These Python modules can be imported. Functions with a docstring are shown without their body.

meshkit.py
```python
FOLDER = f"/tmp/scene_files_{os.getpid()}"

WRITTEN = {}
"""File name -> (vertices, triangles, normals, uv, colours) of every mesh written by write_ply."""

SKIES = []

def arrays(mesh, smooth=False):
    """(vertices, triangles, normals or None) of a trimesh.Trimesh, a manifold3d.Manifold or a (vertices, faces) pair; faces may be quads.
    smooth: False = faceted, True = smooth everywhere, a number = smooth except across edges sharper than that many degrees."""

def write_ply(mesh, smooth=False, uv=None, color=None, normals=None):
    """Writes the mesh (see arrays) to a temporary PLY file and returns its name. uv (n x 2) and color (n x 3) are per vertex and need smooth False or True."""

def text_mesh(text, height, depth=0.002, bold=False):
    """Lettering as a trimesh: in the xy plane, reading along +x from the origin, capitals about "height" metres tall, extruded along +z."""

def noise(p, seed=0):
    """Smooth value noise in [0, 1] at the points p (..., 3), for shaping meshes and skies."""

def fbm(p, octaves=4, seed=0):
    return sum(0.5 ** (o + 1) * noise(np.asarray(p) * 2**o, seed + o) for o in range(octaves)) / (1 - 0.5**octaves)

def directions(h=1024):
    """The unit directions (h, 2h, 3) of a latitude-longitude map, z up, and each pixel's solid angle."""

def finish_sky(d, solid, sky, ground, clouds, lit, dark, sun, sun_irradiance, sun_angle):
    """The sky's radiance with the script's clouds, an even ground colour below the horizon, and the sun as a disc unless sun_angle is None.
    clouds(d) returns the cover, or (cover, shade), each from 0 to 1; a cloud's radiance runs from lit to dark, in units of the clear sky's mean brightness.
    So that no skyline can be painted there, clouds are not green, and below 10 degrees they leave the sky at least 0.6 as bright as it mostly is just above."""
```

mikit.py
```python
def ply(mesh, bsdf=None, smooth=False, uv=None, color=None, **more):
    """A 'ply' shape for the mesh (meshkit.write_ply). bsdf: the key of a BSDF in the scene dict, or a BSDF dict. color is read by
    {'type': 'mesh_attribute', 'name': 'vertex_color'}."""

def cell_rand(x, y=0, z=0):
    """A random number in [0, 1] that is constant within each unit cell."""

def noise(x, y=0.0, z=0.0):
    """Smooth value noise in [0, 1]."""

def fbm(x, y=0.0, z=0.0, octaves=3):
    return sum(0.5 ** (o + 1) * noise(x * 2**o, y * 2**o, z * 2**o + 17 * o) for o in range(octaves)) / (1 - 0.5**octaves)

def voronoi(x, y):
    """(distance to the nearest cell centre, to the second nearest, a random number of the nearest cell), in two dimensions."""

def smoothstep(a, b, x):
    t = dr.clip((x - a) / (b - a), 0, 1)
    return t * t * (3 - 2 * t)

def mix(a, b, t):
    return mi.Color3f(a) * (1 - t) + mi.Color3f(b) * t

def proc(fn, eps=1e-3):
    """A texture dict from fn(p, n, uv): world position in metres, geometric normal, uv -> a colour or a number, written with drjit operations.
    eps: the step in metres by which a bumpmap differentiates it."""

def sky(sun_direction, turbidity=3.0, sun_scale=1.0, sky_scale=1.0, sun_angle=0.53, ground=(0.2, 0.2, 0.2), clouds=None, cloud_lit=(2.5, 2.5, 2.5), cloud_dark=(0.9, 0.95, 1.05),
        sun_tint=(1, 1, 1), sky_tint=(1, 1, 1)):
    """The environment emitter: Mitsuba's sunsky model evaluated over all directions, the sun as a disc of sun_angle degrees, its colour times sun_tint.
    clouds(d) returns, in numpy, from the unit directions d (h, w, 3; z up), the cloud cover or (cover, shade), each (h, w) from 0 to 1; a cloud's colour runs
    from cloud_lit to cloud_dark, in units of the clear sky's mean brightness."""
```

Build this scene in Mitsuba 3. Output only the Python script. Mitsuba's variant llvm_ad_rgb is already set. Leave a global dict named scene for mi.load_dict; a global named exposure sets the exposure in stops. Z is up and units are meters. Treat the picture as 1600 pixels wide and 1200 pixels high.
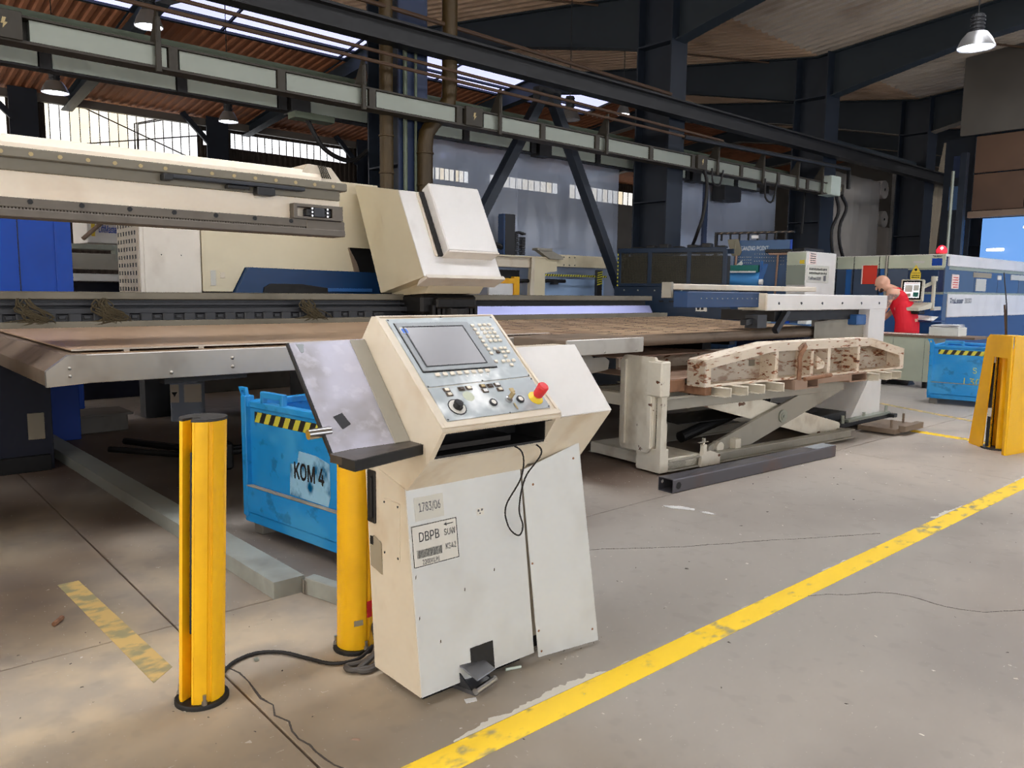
import math, random
import numpy as np, trimesh, manifold3d, mitsuba as mi, drjit as dr
from shapely.geometry import Polygon
import mikit, meshkit
from mikit import proc, noise, fbm, mix, smoothstep, cell_rand

scene, labels = {}, {}
T = mi.ScalarTransform4f
exposure = 0.27

# ---------------------------------------------------------------- camera
def camera_matrix():
    psi, pitch, roll = math.radians(48.609), math.radians(6.806), 0.012
    F = np.array([math.cos(psi), math.sin(psi), 0]); R = np.array([math.sin(psi), -math.cos(psi), 0]); U = np.array([0, 0, 1.])
    fw = F * math.cos(pitch) - U * math.sin(pitch); up = U * math.cos(pitch) + F * math.sin(pitch)
    c, s = math.cos(roll), math.sin(roll)
    up2 = -(s * R - c * up)
    o = np.array([0, 0, 1.40])
    return T().look_at(origin=o.tolist(), target=(o + fw).tolist(), up=up2.tolist())
scene['camera'] = {'type': 'perspective', 'fov': 66.725, 'fov_axis': 'x', 'near_clip': 0.05, 'far_clip': 200.0, 'to_world': camera_matrix()}

# ---------------------------------------------------------------- daylight: translucent roof lights and window bands of the hall
def lit(r, g, b, k=1.0, w=1.0): return {'type': 'area', 'radiance': {'type': 'rgb', 'value': [r * k, g * k, b * k]}, 'sampling_weight': w}
DAY_ROOF = (0.97, 0.98, 1.02, 7.9)
DAY_GATE = (0.97, 1.0, 1.06, 1.9)
DAY_WEST = (1.06, 0.97, 0.85, 2.9)
scene['sky'] = {'type': 'constant', 'radiance': {'type': 'rgb', 'value': [0.02, 0.022, 0.025]}}

# ---------------------------------------------------------------- mesh helpers
def cat(*ms):
    ms = [m for m in ms if m is not None]
    return ms[0] if len(ms) == 1 else trimesh.util.concatenate(ms)
def box(x0, x1, y0, y1, z0, z1, c=0.003):
    x0, x1 = min(x0, x1), max(x0, x1); y0, y1 = min(y0, y1), max(y0, y1); z0, z1 = min(z0, z1), max(z0, z1)
    c = min(c, (x1 - x0) * .3, (y1 - y0) * .3, (z1 - z0) * .3)
    if c <= 0:
        m = trimesh.creation.box((x1 - x0, y1 - y0, z1 - z0)); m.apply_translation(((x0 + x1) / 2, (y0 + y1) / 2, (z0 + z1) / 2)); return m
    P = []
    for x, sx in ((x0, 1), (x1, -1)):
        for y, sy in ((y0, 1), (y1, -1)):
            for z, sz in ((z0, 1), (z1, -1)):
                P += [(x, y + sy * c, z + sz * c), (x + sx * c, y, z + sz * c), (x + sx * c, y + sy * c, z)]
    return trimesh.convex.convex_hull(np.array(P))
def mapped(m, o, u, v, w=None):
    u, v = np.asarray(u, float), np.asarray(v, float)
    w = np.cross(u, v) if w is None else np.asarray(w, float)
    m = m.copy(); m.vertices = np.asarray(o, float) + m.vertices @ np.array([u, v, w])
    if np.dot(np.cross(u, v), w) < 0: m.invert()
    return m
def ext(poly, depth):
    p = poly if isinstance(poly, Polygon) else Polygon(poly)
    return trimesh.creation.extrude_polygon(p.buffer(0), depth, engine='earcut')
def prism_x(yz, x0, x1): return mapped(ext(yz, x1 - x0), (x0, 0, 0), (0, 1, 0), (0, 0, 1))
def prism_y(xz, y0, y1): return mapped(ext(xz, y1 - y0), (0, y1, 0), (1, 0, 0), (0, 0, 1))
def prism_z(xy, z0, z1): return mapped(ext(xy, z1 - z0), (0, 0, z0), (1, 0, 0), (0, 1, 0))
def cyl(p0, p1, r, n=16, r1=None):
    p0, p1 = np.asarray(p0, float), np.asarray(p1, float); r1 = r if r1 is None else r1
    d = p1 - p0; L = np.linalg.norm(d); d /= L
    a = np.cross(d, (0, 0, 1) if abs(d[2]) < .9 else (1, 0, 0)); a /= np.linalg.norm(a); b = np.cross(d, a)
    t = np.arange(n) * 2 * np.pi / n
    ring = np.cos(t)[:, None] * a + np.sin(t)[:, None] * b
    v = np.vstack([p0 + ring * r, p1 + ring * r1, [p0], [p1]])
    i = np.arange(n); j = (i + 1) % n
    f = np.vstack([np.stack([i, j, j + n], 1), np.stack([i, j + n, i + n], 1), np.stack([j, i, i * 0 + 2 * n], 1), np.stack([i + n, j + n, i * 0 + 2 * n + 1], 1)])
    return trimesh.Trimesh(v, f, process=False)
def tube(pts, r, n=10):
    pts = np.asarray(pts, float); out = []
    tang = np.gradient(pts, axis=0); tang /= np.linalg.norm(tang, axis=1)[:, None] + 1e-12
    a = np.cross(tang[0], (0, 0, 1) if abs(tang[0][2]) < .9 else (1, 0, 0)); a /= np.linalg.norm(a)
    t = np.arange(n) * 2 * np.pi / n; V = []
    for p, d in zip(pts, tang):
        a = a - d * (a @ d); a /= np.linalg.norm(a); b = np.cross(d, a)
        V.append(p + r * (np.cos(t)[:, None] * a + np.sin(t)[:, None] * b))
    k = len(pts); V = np.vstack(V + [[pts[0]], [pts[-1]]]); F = []
    i = np.arange(n); j = (i + 1) % n
    for s in range(k - 1):
        F += [np.stack([i + s * n, j + s * n, j + s * n + n], 1), np.stack([i + s * n, j + s * n + n, i + s * n + n], 1)]
    F += [np.stack([j, i, i * 0 + k * n], 1), np.stack([i + (k - 1) * n, j + (k - 1) * n, i * 0 + k * n + 1], 1)]
    return trimesh.Trimesh(V, np.vstack(F), process=False)
def smoothpath(pts, n=8):
    pts = np.asarray(pts, float); P = np.vstack([2 * pts[0] - pts[1], pts, 2 * pts[-1] - pts[-2]]); out = []
    for i in range(1, len(P) - 2):
        for t in np.linspace(0, 1, n, endpoint=False):
            a, b, c, d = P[i - 1:i + 3]
            out.append(.5 * (2 * b + (c - a) * t + (2 * a - 5 * b + 4 * c - d) * t * t + (3 * b - a - 3 * c + d) * t ** 3))
    return np.array(out + [pts[-1]])
def lathe(prof, o=(0, 0, 0), n=24, face=None):
    m = trimesh.creation.revolve(np.asarray(prof, float), sections=n); m.apply_translation(o)
    if face is not None: m = mapped(m, face, (1, 0, 0), (0, 0, 1), (0, -1, 0))   # axis turned towards the aisle (-y)
    if m.is_watertight and m.volume < 0: m.invert()
    return m
def beam(p0, p1, w, h, c=0.0):
    """rectangular bar from p0 to p1, w wide across, h high"""
    p0, p1 = np.asarray(p0, float), np.asarray(p1, float); d = p1 - p0; L = np.linalg.norm(d); d /= L
    s = np.cross((0, 0, 1), d); s = np.array([1., 0, 0]) if np.linalg.norm(s) < 1e-6 else s / np.linalg.norm(s)
    return mapped(box(0, L, -w / 2, w / 2, -h / 2, h / 2, c), p0, d, s, np.cross(d, s))
def text(s, h, o, u, v, depth=0.0015, bold=False, width=None):
    m = meshkit.text_mesh(s, h, depth, bold)
    if width: m.vertices[:, 0] *= width / max(m.vertices[:, 0].max(), 1e-6)
    return mapped(m, o, u, v)
def corrug(x0, x1, ya, za, yb, zb, period=.25, depth=.04, t=0.0):
    xs, zs = [], []
    x = x0
    while x < x1 - 1e-6:
        xs += [x, x + period * .35, x + period * .5, x + period * .85]; zs += [0, 0, depth, depth]; x += period
    xs.append(x1); zs.append(0)
    xs, zs = np.array(xs), np.array(zs); n = len(xs)
    v = np.vstack([np.stack([xs, xs * 0 + ya, za + zs], 1), np.stack([xs, xs * 0 + yb, zb + zs], 1)])
    i = np.arange(n - 1)
    f = np.vstack([np.stack([i, i + 1, i + 1 + n], 1), np.stack([i, i + 1 + n, i + n], 1)])
    return trimesh.Trimesh(v, f, process=False)
def rrect(x0, x1, y0, y1, r): return Polygon([(x0 + r, y0 + r), (x1 - r, y0 + r), (x1 - r, y1 - r), (x0 + r, y1 - r)]).buffer(r, quad_segs=4)
class Frame:
    def __init__(s, o, ang, z=0, lean=(0, 0)):
        a = math.radians(ang); s.o = np.array([o[0], o[1], z], float); s.lean = np.array([lean[0], lean[1], 0])
        s.m = np.array([[math.cos(a), math.sin(a), 0], [-math.sin(a), math.cos(a), 0], [0, 0, 1]])
    def __call__(s, m):
        m = m.copy(); m.vertices = s.o + m.vertices @ s.m + m.vertices[:, 2:] * s.lean; return m

# ---------------------------------------------------------------- naming
used = {}
def uniq(k):
    n = used.get(k, -1) + 1; used[k] = n
    return k if n == 0 else f'{k}_{n:03d}'
class Th:
    """one thing: its parts are entries whose keys start with its key"""
    def __init__(s, name, label, cat_=None, group=None, kind=None, fr=None):
        s.key = uniq(name); s.fr = fr; d = {'label': label}
        if cat_: d['category'] = cat_
        if group: d['group'] = group
        if kind: d['kind'] = kind
        labels[s.key] = d
    def a(s, part, mesh, bsdf, smooth=False, parent=None, label=None, kind=None, **more):
        k = uniq((parent or s.key) + '__' + part)
        if s.fr: mesh = s.fr(mesh)
        scene[k] = mikit.ply(mesh, bsdf, smooth, **more)
        if label or kind:
            labels[k] = {**({'label': label} if label else {}), **({'kind': kind} if kind else {})}
        return k
def S(name, mesh, bsdf, label, cat_=None, smooth=False, group=None, kind=None, **more):
    k = uniq(name); scene[k] = mikit.ply(mesh, bsdf, smooth, **more)
    d = {'label': label}
    if cat_: d['category'] = cat_
    if group: d['group'] = group
    if kind: d['kind'] = kind
    labels[k] = d
    return k

# ---------------------------------------------------------------- materials
def lin(r, g, b): return [float(((c / 255 + .055) / 1.055) ** 2.4 if c > 10 else c / 255 / 12.92) for c in (r, g, b)]
def mat(key, color, rough=.5, metal=0., spec=.5, bump=None, bscale=1.0, **more):
    tex = {'type': 'rgb', 'value': lin(*color)} if isinstance(color, tuple) else proc(color)
    rg = proc(rough) if callable(rough) else float(rough)
    b = {'type': 'principled', 'base_color': tex, 'roughness': rg, 'metallic': float(metal), 'specular': float(spec), **more}
    if bump: b = {'type': 'bumpmap', 'arbitrary': proc(bump), 'bsdf': b, 'scale': bscale}
    scene[key] = {'type': 'twosided', 'bsdf': b}
    return key
def paint(base, dirt, sc=6., amt=.35, chip=None, rust=None):
    """painted sheet metal with blotchy grime and a few chips"""
    B, D = lin(*base), lin(*dirt)
    def fn(p, n, uv):
        g = fbm(p.x * sc, p.y * sc, p.z * sc * .6, 4)
        c = mix(B, D, smoothstep(.48, .85, g) * amt + .06 * noise(p.x * 60, p.y * 60, p.z * 60))
        if rust is not None:
            h = fbm(p.x * 14 + 3, p.y * 14, p.z * 11, 4)
            c = mix(c, lin(*rust[0]), smoothstep(rust[1], rust[1] + .05, h))
        return c
    return fn

def floor_fn(p, n, uv):
    a = fbm(p.x * .45 + 9, p.y * .45, 0, 4); b = fbm(p.x * 2.6, p.y * 2.6, 4.5, 5); d = fbm(p.x * 14, p.y * 14, 2., 3)
    c = mix(lin(176, 166, 154), lin(154, 148, 140), smoothstep(.3, .7, a))
    c = mix(c, lin(204, 186, 158), (.3 + .7 * smoothstep(.38, .66, b)) * smoothstep(2.6, .9, p.x + .35 * p.y - .9) * smoothstep(1.5, 2.8, p.y))  # left side warmed: painted warm light over mottled concrete tone
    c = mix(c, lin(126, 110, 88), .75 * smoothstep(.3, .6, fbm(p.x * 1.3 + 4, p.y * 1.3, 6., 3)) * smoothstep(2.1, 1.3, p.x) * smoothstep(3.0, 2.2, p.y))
    c = mix(c, lin(122, 114, 108), smoothstep(.5, .80, fbm(p.x * 1.1 + 31, p.y * 1.1, 7., 4)) * .4)
    c = mix(c, lin(84, 66, 54), smoothstep(.2, .6, fbm(p.x * .8, p.y * .8 + 50, 1., 3)) * .9 * smoothstep(2.7, 3.9, p.y) * smoothstep(9., 5., p.x) * smoothstep(9.5, 7.5, p.y))  # brown mix paints the shade around the machine table, blotched like dirt
    c = mix(c, lin(108, 102, 98), smoothstep(.62, .8, d) * .12)
    spk = noise(p.x * 90, p.y * 90, 0)
    c = mix(c, lin(200, 195, 185), smoothstep(.955, .985, spk) * .55)
    return c
def floor_rough(p, n, uv): return .42 + .3 * fbm(p.x * 1.7, p.y * 1.7, 3., 3)
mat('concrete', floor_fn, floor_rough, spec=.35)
mat('concrete_dark', (70, 64, 58), .8)
def line_fn(worn, keep):
    W = lin(*worn)
    def fn(p, n, uv):
        g = fbm(p.x * 16, p.y * 26, 1., 4); big = fbm(p.x * 2.2, p.y * 2.2, 9., 3)
        return mix(W, lin(150, 140, 104), smoothstep(keep, keep + .22, g * .65 + big * .35))
    return fn
mat('yellow_line', line_fn((246, 206, 40), .53), .55)
mat('yellow_line_faded', line_fn((196, 166, 104), .42), .65)
mat('white_scrape', (205, 200, 188), .7)
mat('deck_brown', paint((172, 160, 146), (132, 116, 102), 1.2, .8), .7)
mat('deck_rear_lightened', paint((196, 168, 142), (150, 122, 98), 1.2, .8), .7)  # same deck as deck_brown, colour raised in place of light in the rear bay
mat('pedal_steel', (120, 122, 128), .3, .8)
mat('deck_orange', paint((150, 96, 64), (104, 68, 48), 1.2, .7), .7)
mat('clad_dark', paint((64, 55, 46), (40, 36, 32), 1., .6), .7)
mat('wall_grey', paint((92, 88, 82), (66, 62, 58), .8, .6), .8)
mat('steel_navy', (24, 33, 45), .5)
mat('steel_blue', (36, 50, 80), .5)
mat('steel_black', (24, 25, 27), .5)
mat('rafter_navy', (32, 42, 50), .55)
mat('flange_grey', (104, 98, 90), .5)
mat('galv', (150, 156, 146), .38, .55)
mat('galv_lamplit', (192, 204, 194), .4, .1)  # pale green colour carries the lamp reflections on the rear duct
mat('tray_green', (98, 108, 92), .5, .3)
mat('strap_dark', (52, 48, 40), .6)
mat('duct_ochre', paint((66, 50, 20), (42, 32, 14), 3., .7), .45, .2)
mat('rusty_pipe', (74, 54, 38), .6)
mat('rubber', (22, 21, 21), .6)
mat('black', (14, 14, 15), .55)
mat('black_gloss', (12, 12, 14), .2)
mat('cable_grey', (70, 66, 62), .55)
mat('cream', paint((212, 202, 183), (184, 162, 132), 9., .5), .4)
mat('cream_cool_lit', paint((210, 213, 212), (180, 178, 170), 5., .5, ), .32)  # same cream paint, cooled to carry bluish daylight on front faces
mat('tan', paint((214, 204, 176), (196, 180, 146), 2.5, .5), .42)
mat('offwhite', paint((226, 220, 208), (186, 176, 160), 4., .5), .4)
mat('white', (228, 228, 226), .4)
mat('white_cool', paint((226, 224, 220), (198, 194, 188), 4., .4), .38)
mat('warm_white', paint((242, 230, 210), (206, 178, 148), 3., .6), .42)
mat('panel_steel', paint((154, 163, 166), (226, 230, 230), 11., 1.3), .36, .1)
mat('bezel_grey', (140, 146, 150), .4)
mat('screen_reflecting', (136, 136, 140), .22)  # grey stands in for the ceiling mirrored in the glossy screen
mat('key_cream', (224, 216, 198), .4)
mat('key_dark', (70, 58, 48), .5)
mat('logo_blue', (38, 100, 200), .4)
mat('logo_navy', (14, 62, 150), .4)
mat('red', (214, 46, 50), .4)
mat('red_dull', (196, 62, 50), .6)
mat('estop_yellow', (226, 200, 66), .45)
mat('chrome', (190, 190, 190), .22, 1.)
mat('bolt_steel', (160, 156, 148), .35, .9)
mat('brass', (170, 152, 112), .45, .4)
mat('guard_yellow', paint((246, 190, 18), (206, 150, 20), 5., .35), .38)
mat('guard_orange', paint((240, 178, 22), (210, 150, 26), 5., .35), .42)
def bin_fn(p, n, uv):
    g = fbm(p.x * 3, p.y * 3, p.z * 3, 4)
    c = mix(lin(26, 138, 206), lin(80, 172, 222), smoothstep(.45, .7, g) * .6)
    return mix(c, lin(24, 92, 140), smoothstep(.6, .75, fbm(p.x * 12 + 5, p.y * 12, p.z * 12, 4)) * .5)
mat('bin_blue', bin_fn, .42)
mat('bin_pale', paint((152, 200, 228), (50, 110, 150), 18., 1.2), .5)
mat('bin_ledge', paint((150, 140, 124), (96, 90, 82), 10., .6), .6)
mat('tape_yellow', (206, 198, 70), .5)
mat('tape_black', (36, 34, 30), .5)
mat('text_black', (24, 24, 26), .6)
mat('text_yellow', (196, 196, 110), .6)
mat('text_pale', (200, 206, 212), .6)
mat('text_grey', (96, 96, 100), .6)
mat('text_navy', (30, 36, 66), .5)
mat('text_blue', (36, 74, 170), .5)
mat('label_white', (214, 212, 204), .6)
mat('label_grey', (200, 199, 190), .5)
mat('paper', (236, 236, 236), .8)
mat('paper_red', (214, 62, 46), .7)
mat('paper_pink', (236, 214, 206), .7)
mat('card_white', (222, 222, 212), .7)
mat('label_tan', (150, 140, 120), .6)
mat('cab_blue', paint((0, 64, 162), (2, 54, 140), 2., .6), .5)
mat('cab_navy', paint((10, 17, 40), (7, 10, 20), 2., .5), .5)
mat('frame_blue', paint((8, 52, 96), (30, 60, 90), 2., .6), .42)
mat('machine_blue', (46, 96, 158), .4)
mat('machine_slate', (70, 84, 104), .35)
mat('machine_deep', (44, 60, 98), .35)
mat('window_tint', (44, 62, 92), .12)
mat('lilac_steel', (150, 154, 198), .3, .5)
mat('steel_sheet', paint((176, 172, 164), (140, 132, 122), 5., .8), .3, .6)
mat('steel_dusty', paint((128, 112, 96), (96, 82, 70), 6., .8), .55, .25)
def table_fn(p, n, uv):
    g = fbm(p.x * 2.2, p.y * 2.2, 0, 4)
    c = mix(lin(160, 134, 108), lin(136, 112, 90), smoothstep(.35, .7, g))
    return mix(c, lin(186, 164, 134), smoothstep(.55, .75, fbm(p.x * 7, p.y * 2.5, 4., 3)) * .45)
mat('table_brown', table_fn, .55, .1)
mat('sheet_brown', paint((174, 146, 120), (150, 124, 100), 1.5, .5), .42, .2)
mat('sheet_edge', (196, 186, 172), .3, .7)
def plate_fn(p, n, uv):
    g = fbm(p.x * 6, p.y * 6, p.z * 6, 4)
    c = mix(lin(190, 190, 206), lin(150, 147, 150), smoothstep(.4, .9, g))
    return mix(c, lin(214, 214, 226), smoothstep(.5, .72, fbm(p.x * 30 + 3, p.y * 18, p.z * 30, 4)) * .3)
mat('desk_steel', plate_fn, .42, .15)
mat('ledge_steel', paint((66, 60, 56), (104, 90, 78), 14., .6), .38, .5)
mat('rail_grey', paint((118, 112, 98), (84, 78, 64), 3., .7), .45, .3)
mat('rail_dark', (52, 54, 58), .45, .3)
mat('rack_brown', paint((104, 97, 88), (74, 68, 62), 8., .6), .5, .4)
mat('chain_dark', (34, 35, 38), .5)
mat('lint', (66, 58, 40), .95)
def rusty_fn(p, n, uv):
    g = fbm(p.x * 16, p.y * 30, p.z * 46, 5); b = fbm(p.x * 5 + 7, p.y * 5, p.z * 5, 3)
    c = mix(lin(224, 212, 194), lin(196, 178, 152), smoothstep(.45, .7, b) * .6)
    c = mix(c, lin(150, 96, 62), smoothstep(.55, .66, g * .7 + b * .3))
    return mix(c, lin(84, 52, 38), smoothstep(.645, .72, g * .7 + b * .3))
mat('rusty_white', rusty_fn, .6)
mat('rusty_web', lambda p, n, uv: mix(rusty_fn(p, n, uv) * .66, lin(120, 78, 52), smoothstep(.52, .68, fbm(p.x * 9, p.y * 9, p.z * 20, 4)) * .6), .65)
mat('rust', paint((142, 104, 78), (86, 56, 40), 14., .9), .7)
mat('rust_plate', paint((156, 130, 112), (120, 92, 74), 5., .7), .55)
mat('cart_cream', paint((214, 208, 192), (166, 152, 130), 7., .6, rust=((92, 60, 40), .70)), .45)
mat('cart_grey', paint((150, 146, 134), (110, 104, 94), 5., .5), .45)
mat('raw_tube', paint((98, 98, 104), (126, 84, 56), 4., .7), .38, .6)
mat('green_grey', (146, 154, 140), .5)
mat('sage', paint((196, 202, 180), (160, 166, 146), 3., .4), .5)
mat('wood_edge', (120, 100, 84), .6)
mat('wood', paint((150, 130, 104), (110, 90, 70), 8., .6), .6)
mat('stone_grey', paint((126, 122, 114), (88, 84, 78), 6., .6), .8)
mat('channel_grey', paint((164, 168, 160), (118, 114, 106), 4., .6), .5, .1)
mat('jug_grey', (150, 156, 166), .5)
mat('jug_label', (216, 200, 176), .6)
mat('mesh_dark', (56, 54, 42), .6)
mat('cage_navy', (10, 36, 60), .45)
mat('peg_blue', (70, 100, 138), .5)
mat('pale_blue', paint((150, 178, 214), (110, 138, 176), .8, .6), .5)
mat('shovel_steel', (116, 112, 98), .4, .6)
mat('handle_wood', (160, 128, 108), .6)
mat('roll_blue', (72, 146, 210), .5)
mat('roll_green', (30, 100, 92), .6)
mat('tarp', paint((116, 112, 106), (88, 84, 80), 1.5, .6), .6)
mat('tarp_tan', paint((140, 126, 104), (110, 98, 82), 1.5, .6), .65)
mat('board_brown', paint((96, 72, 56), (74, 56, 46), 1., .6), .75)
mat('foam_white', (206, 202, 198), .8)
mat('box_grey', (160, 152, 144), .7)
mat('lamp_metal', (150, 150, 150), .3, .6)
mat('lamp_dark', (40, 42, 46), .5)
mat('debris_light', (206, 200, 190), .5, .3)
mat('debris_dark', (60, 54, 48), .7)
mat('skin', (206, 152, 122), .5)
mat('tattoo_skin', paint((176, 134, 116), (92, 86, 92), 26., 1.1), .5)
mat('shirt_red', (222, 24, 44), .7)
mat('trousers', (40, 44, 58), .8)
mat('shoe', (26, 24, 24), .6)
mat('hair', (70, 54, 46), .7)
mat('terminal_cream', (196, 192, 176), .45)
scene['film_thin'] = {'type': 'blendbsdf', 'weight': .42, 'a': {'type': 'thindielectric'}, 'b': {'type': 'twosided', 'bsdf': {'type': 'principled', 'base_color': {'type': 'rgb', 'value': lin(176, 172, 166)}, 'roughness': .35}}}
# hanging clear plastic film: milky, half see-through
scene['film'] = {'type': 'blendbsdf', 'weight': .5, 'a': {'type': 'thindielectric'}, 'b': {'type': 'twosided', 'bsdf': {'type': 'principled', 'base_color': {'type': 'rgb', 'value': lin(196, 208, 230)}, 'roughness': .25, 'specular': .6}}}
# ================================================================ STRUCTURE
rng = random.Random(5)
# floor: cast slabs with open joints over a dark bed
fl = Th('floor', 'worn grey concrete floor cast in large slabs', kind='structure')
fl.a('bed', box(-9, 40, -9.5, 28, -.2, -.03, 0), 'concrete_dark')
xs = [-9, -4.8, 1.0, 6.8, 12.6, 18.4, 24.2, 30, 40]; ys = [-9.5, -2.55, 3.25, 9.05, 14.85, 20.65, 28]
for i in range(len(xs) - 1):
    for j in range(len(ys) - 1):
        g = .004
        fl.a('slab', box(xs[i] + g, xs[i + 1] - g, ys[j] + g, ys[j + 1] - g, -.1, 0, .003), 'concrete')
def crackline(pts, w, seed):
    r = random.Random(seed); L, R = [], []
    pts = smoothpath(pts, 6)
    for k, p in enumerate(pts):
        d = pts[min(k + 1, len(pts) - 1)] - pts[max(k - 1, 0)]; nn = np.array([-d[1], d[0]]) / np.linalg.norm(d)
        q = p + nn * r.uniform(-.012, .012); ww = w * r.uniform(.5, 1.2); L.append(q + nn * ww); R.append(q - nn * ww)
    return prism_z(L + R[::-1], .0002, .0012)
fl.a('crack', crackline([(1.02, 3.1), (1.04, 2.6), (1.03, 2.2), (1.05, 1.9), (1.12, 1.5)], .004, 1), 'concrete_dark')
fl.a('crack', crackline([(2.9, 2.9), (3.5, 2.5), (3.9, 2.3), (4.6, 1.9)], .0015, 2), 'concrete_dark')
fl.a('crack', crackline([(3.3, 1.75), (3.7, 1.45), (3.8, 1.1), (4.6, .6)], .0015, 3), 'concrete_dark')
# painted floor lines
S('floor_marking', box(-6, 26, 1.70, 1.815, .0, .0012, 0), 'yellow_line', 'broad worn yellow line painted along the concrete aisle beside the control console', None, kind='structure')
def scrape(x0, x1, y0, wmax, seed, thr):
    xs2 = np.arange(x0, x1, .012); nz = meshkit.fbm(np.stack([xs2 * 5, xs2 * 0 + seed, xs2 * 0], 1), 5); fine = meshkit.noise(np.stack([xs2 * 60, xs2 * 0, xs2 * 0 + seed], 1))
    w = np.clip((nz - thr) * 4, 0, 1) * wmax * (.6 + .7 * fine); ms, run = [], []
    for k in range(len(xs2) + 1):
        if k < len(xs2) and w[k] > .002: run.append(k); continue
        if len(run) > 3: ms.append(prism_z([(xs2[q], y0) for q in run] + [(xs2[q], y0 + w[q]) for q in run[::-1]], .0, .001))
        run = []
    return cat(*ms)
S('floor_marking', scrape(.9, 4.3, 1.818, .034, 3, .44), 'white_scrape', 'ragged white scraped strip along the far edge of the broad yellow line', None, kind='structure')
S('floor_marking', scrape(5.2, 8.2, 1.818, .03, 8, .47), 'white_scrape', 'white chipped strip at the far end of the broad yellow line', None, kind='structure')
S('floor_marking', prism_z([(.73, 4.05), (.82, 4.05), (.875, 2.88), (.785, 2.80)], .0, .0012), 'yellow_line_faded', 'faded yellow floor line running from the front yellow post under the machine table', None, kind='structure')
S('floor_marking', prism_z([(10.30, 4.55), (10.40, 4.52), (9.42, 2.4), (9.32, 2.42)], .0, .0012), 'yellow_line_faded', 'thin faded yellow line in front of the far blue skip', None, kind='structure')
S('floor_marking', prism_z([(8.42, 3.45), (8.55, 3.42), (8.30, 1.85), (8.17, 1.85)], .0, .0012), 'yellow_line', 'thin yellow line leading to the yellow post guard', None, kind='structure')

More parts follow.
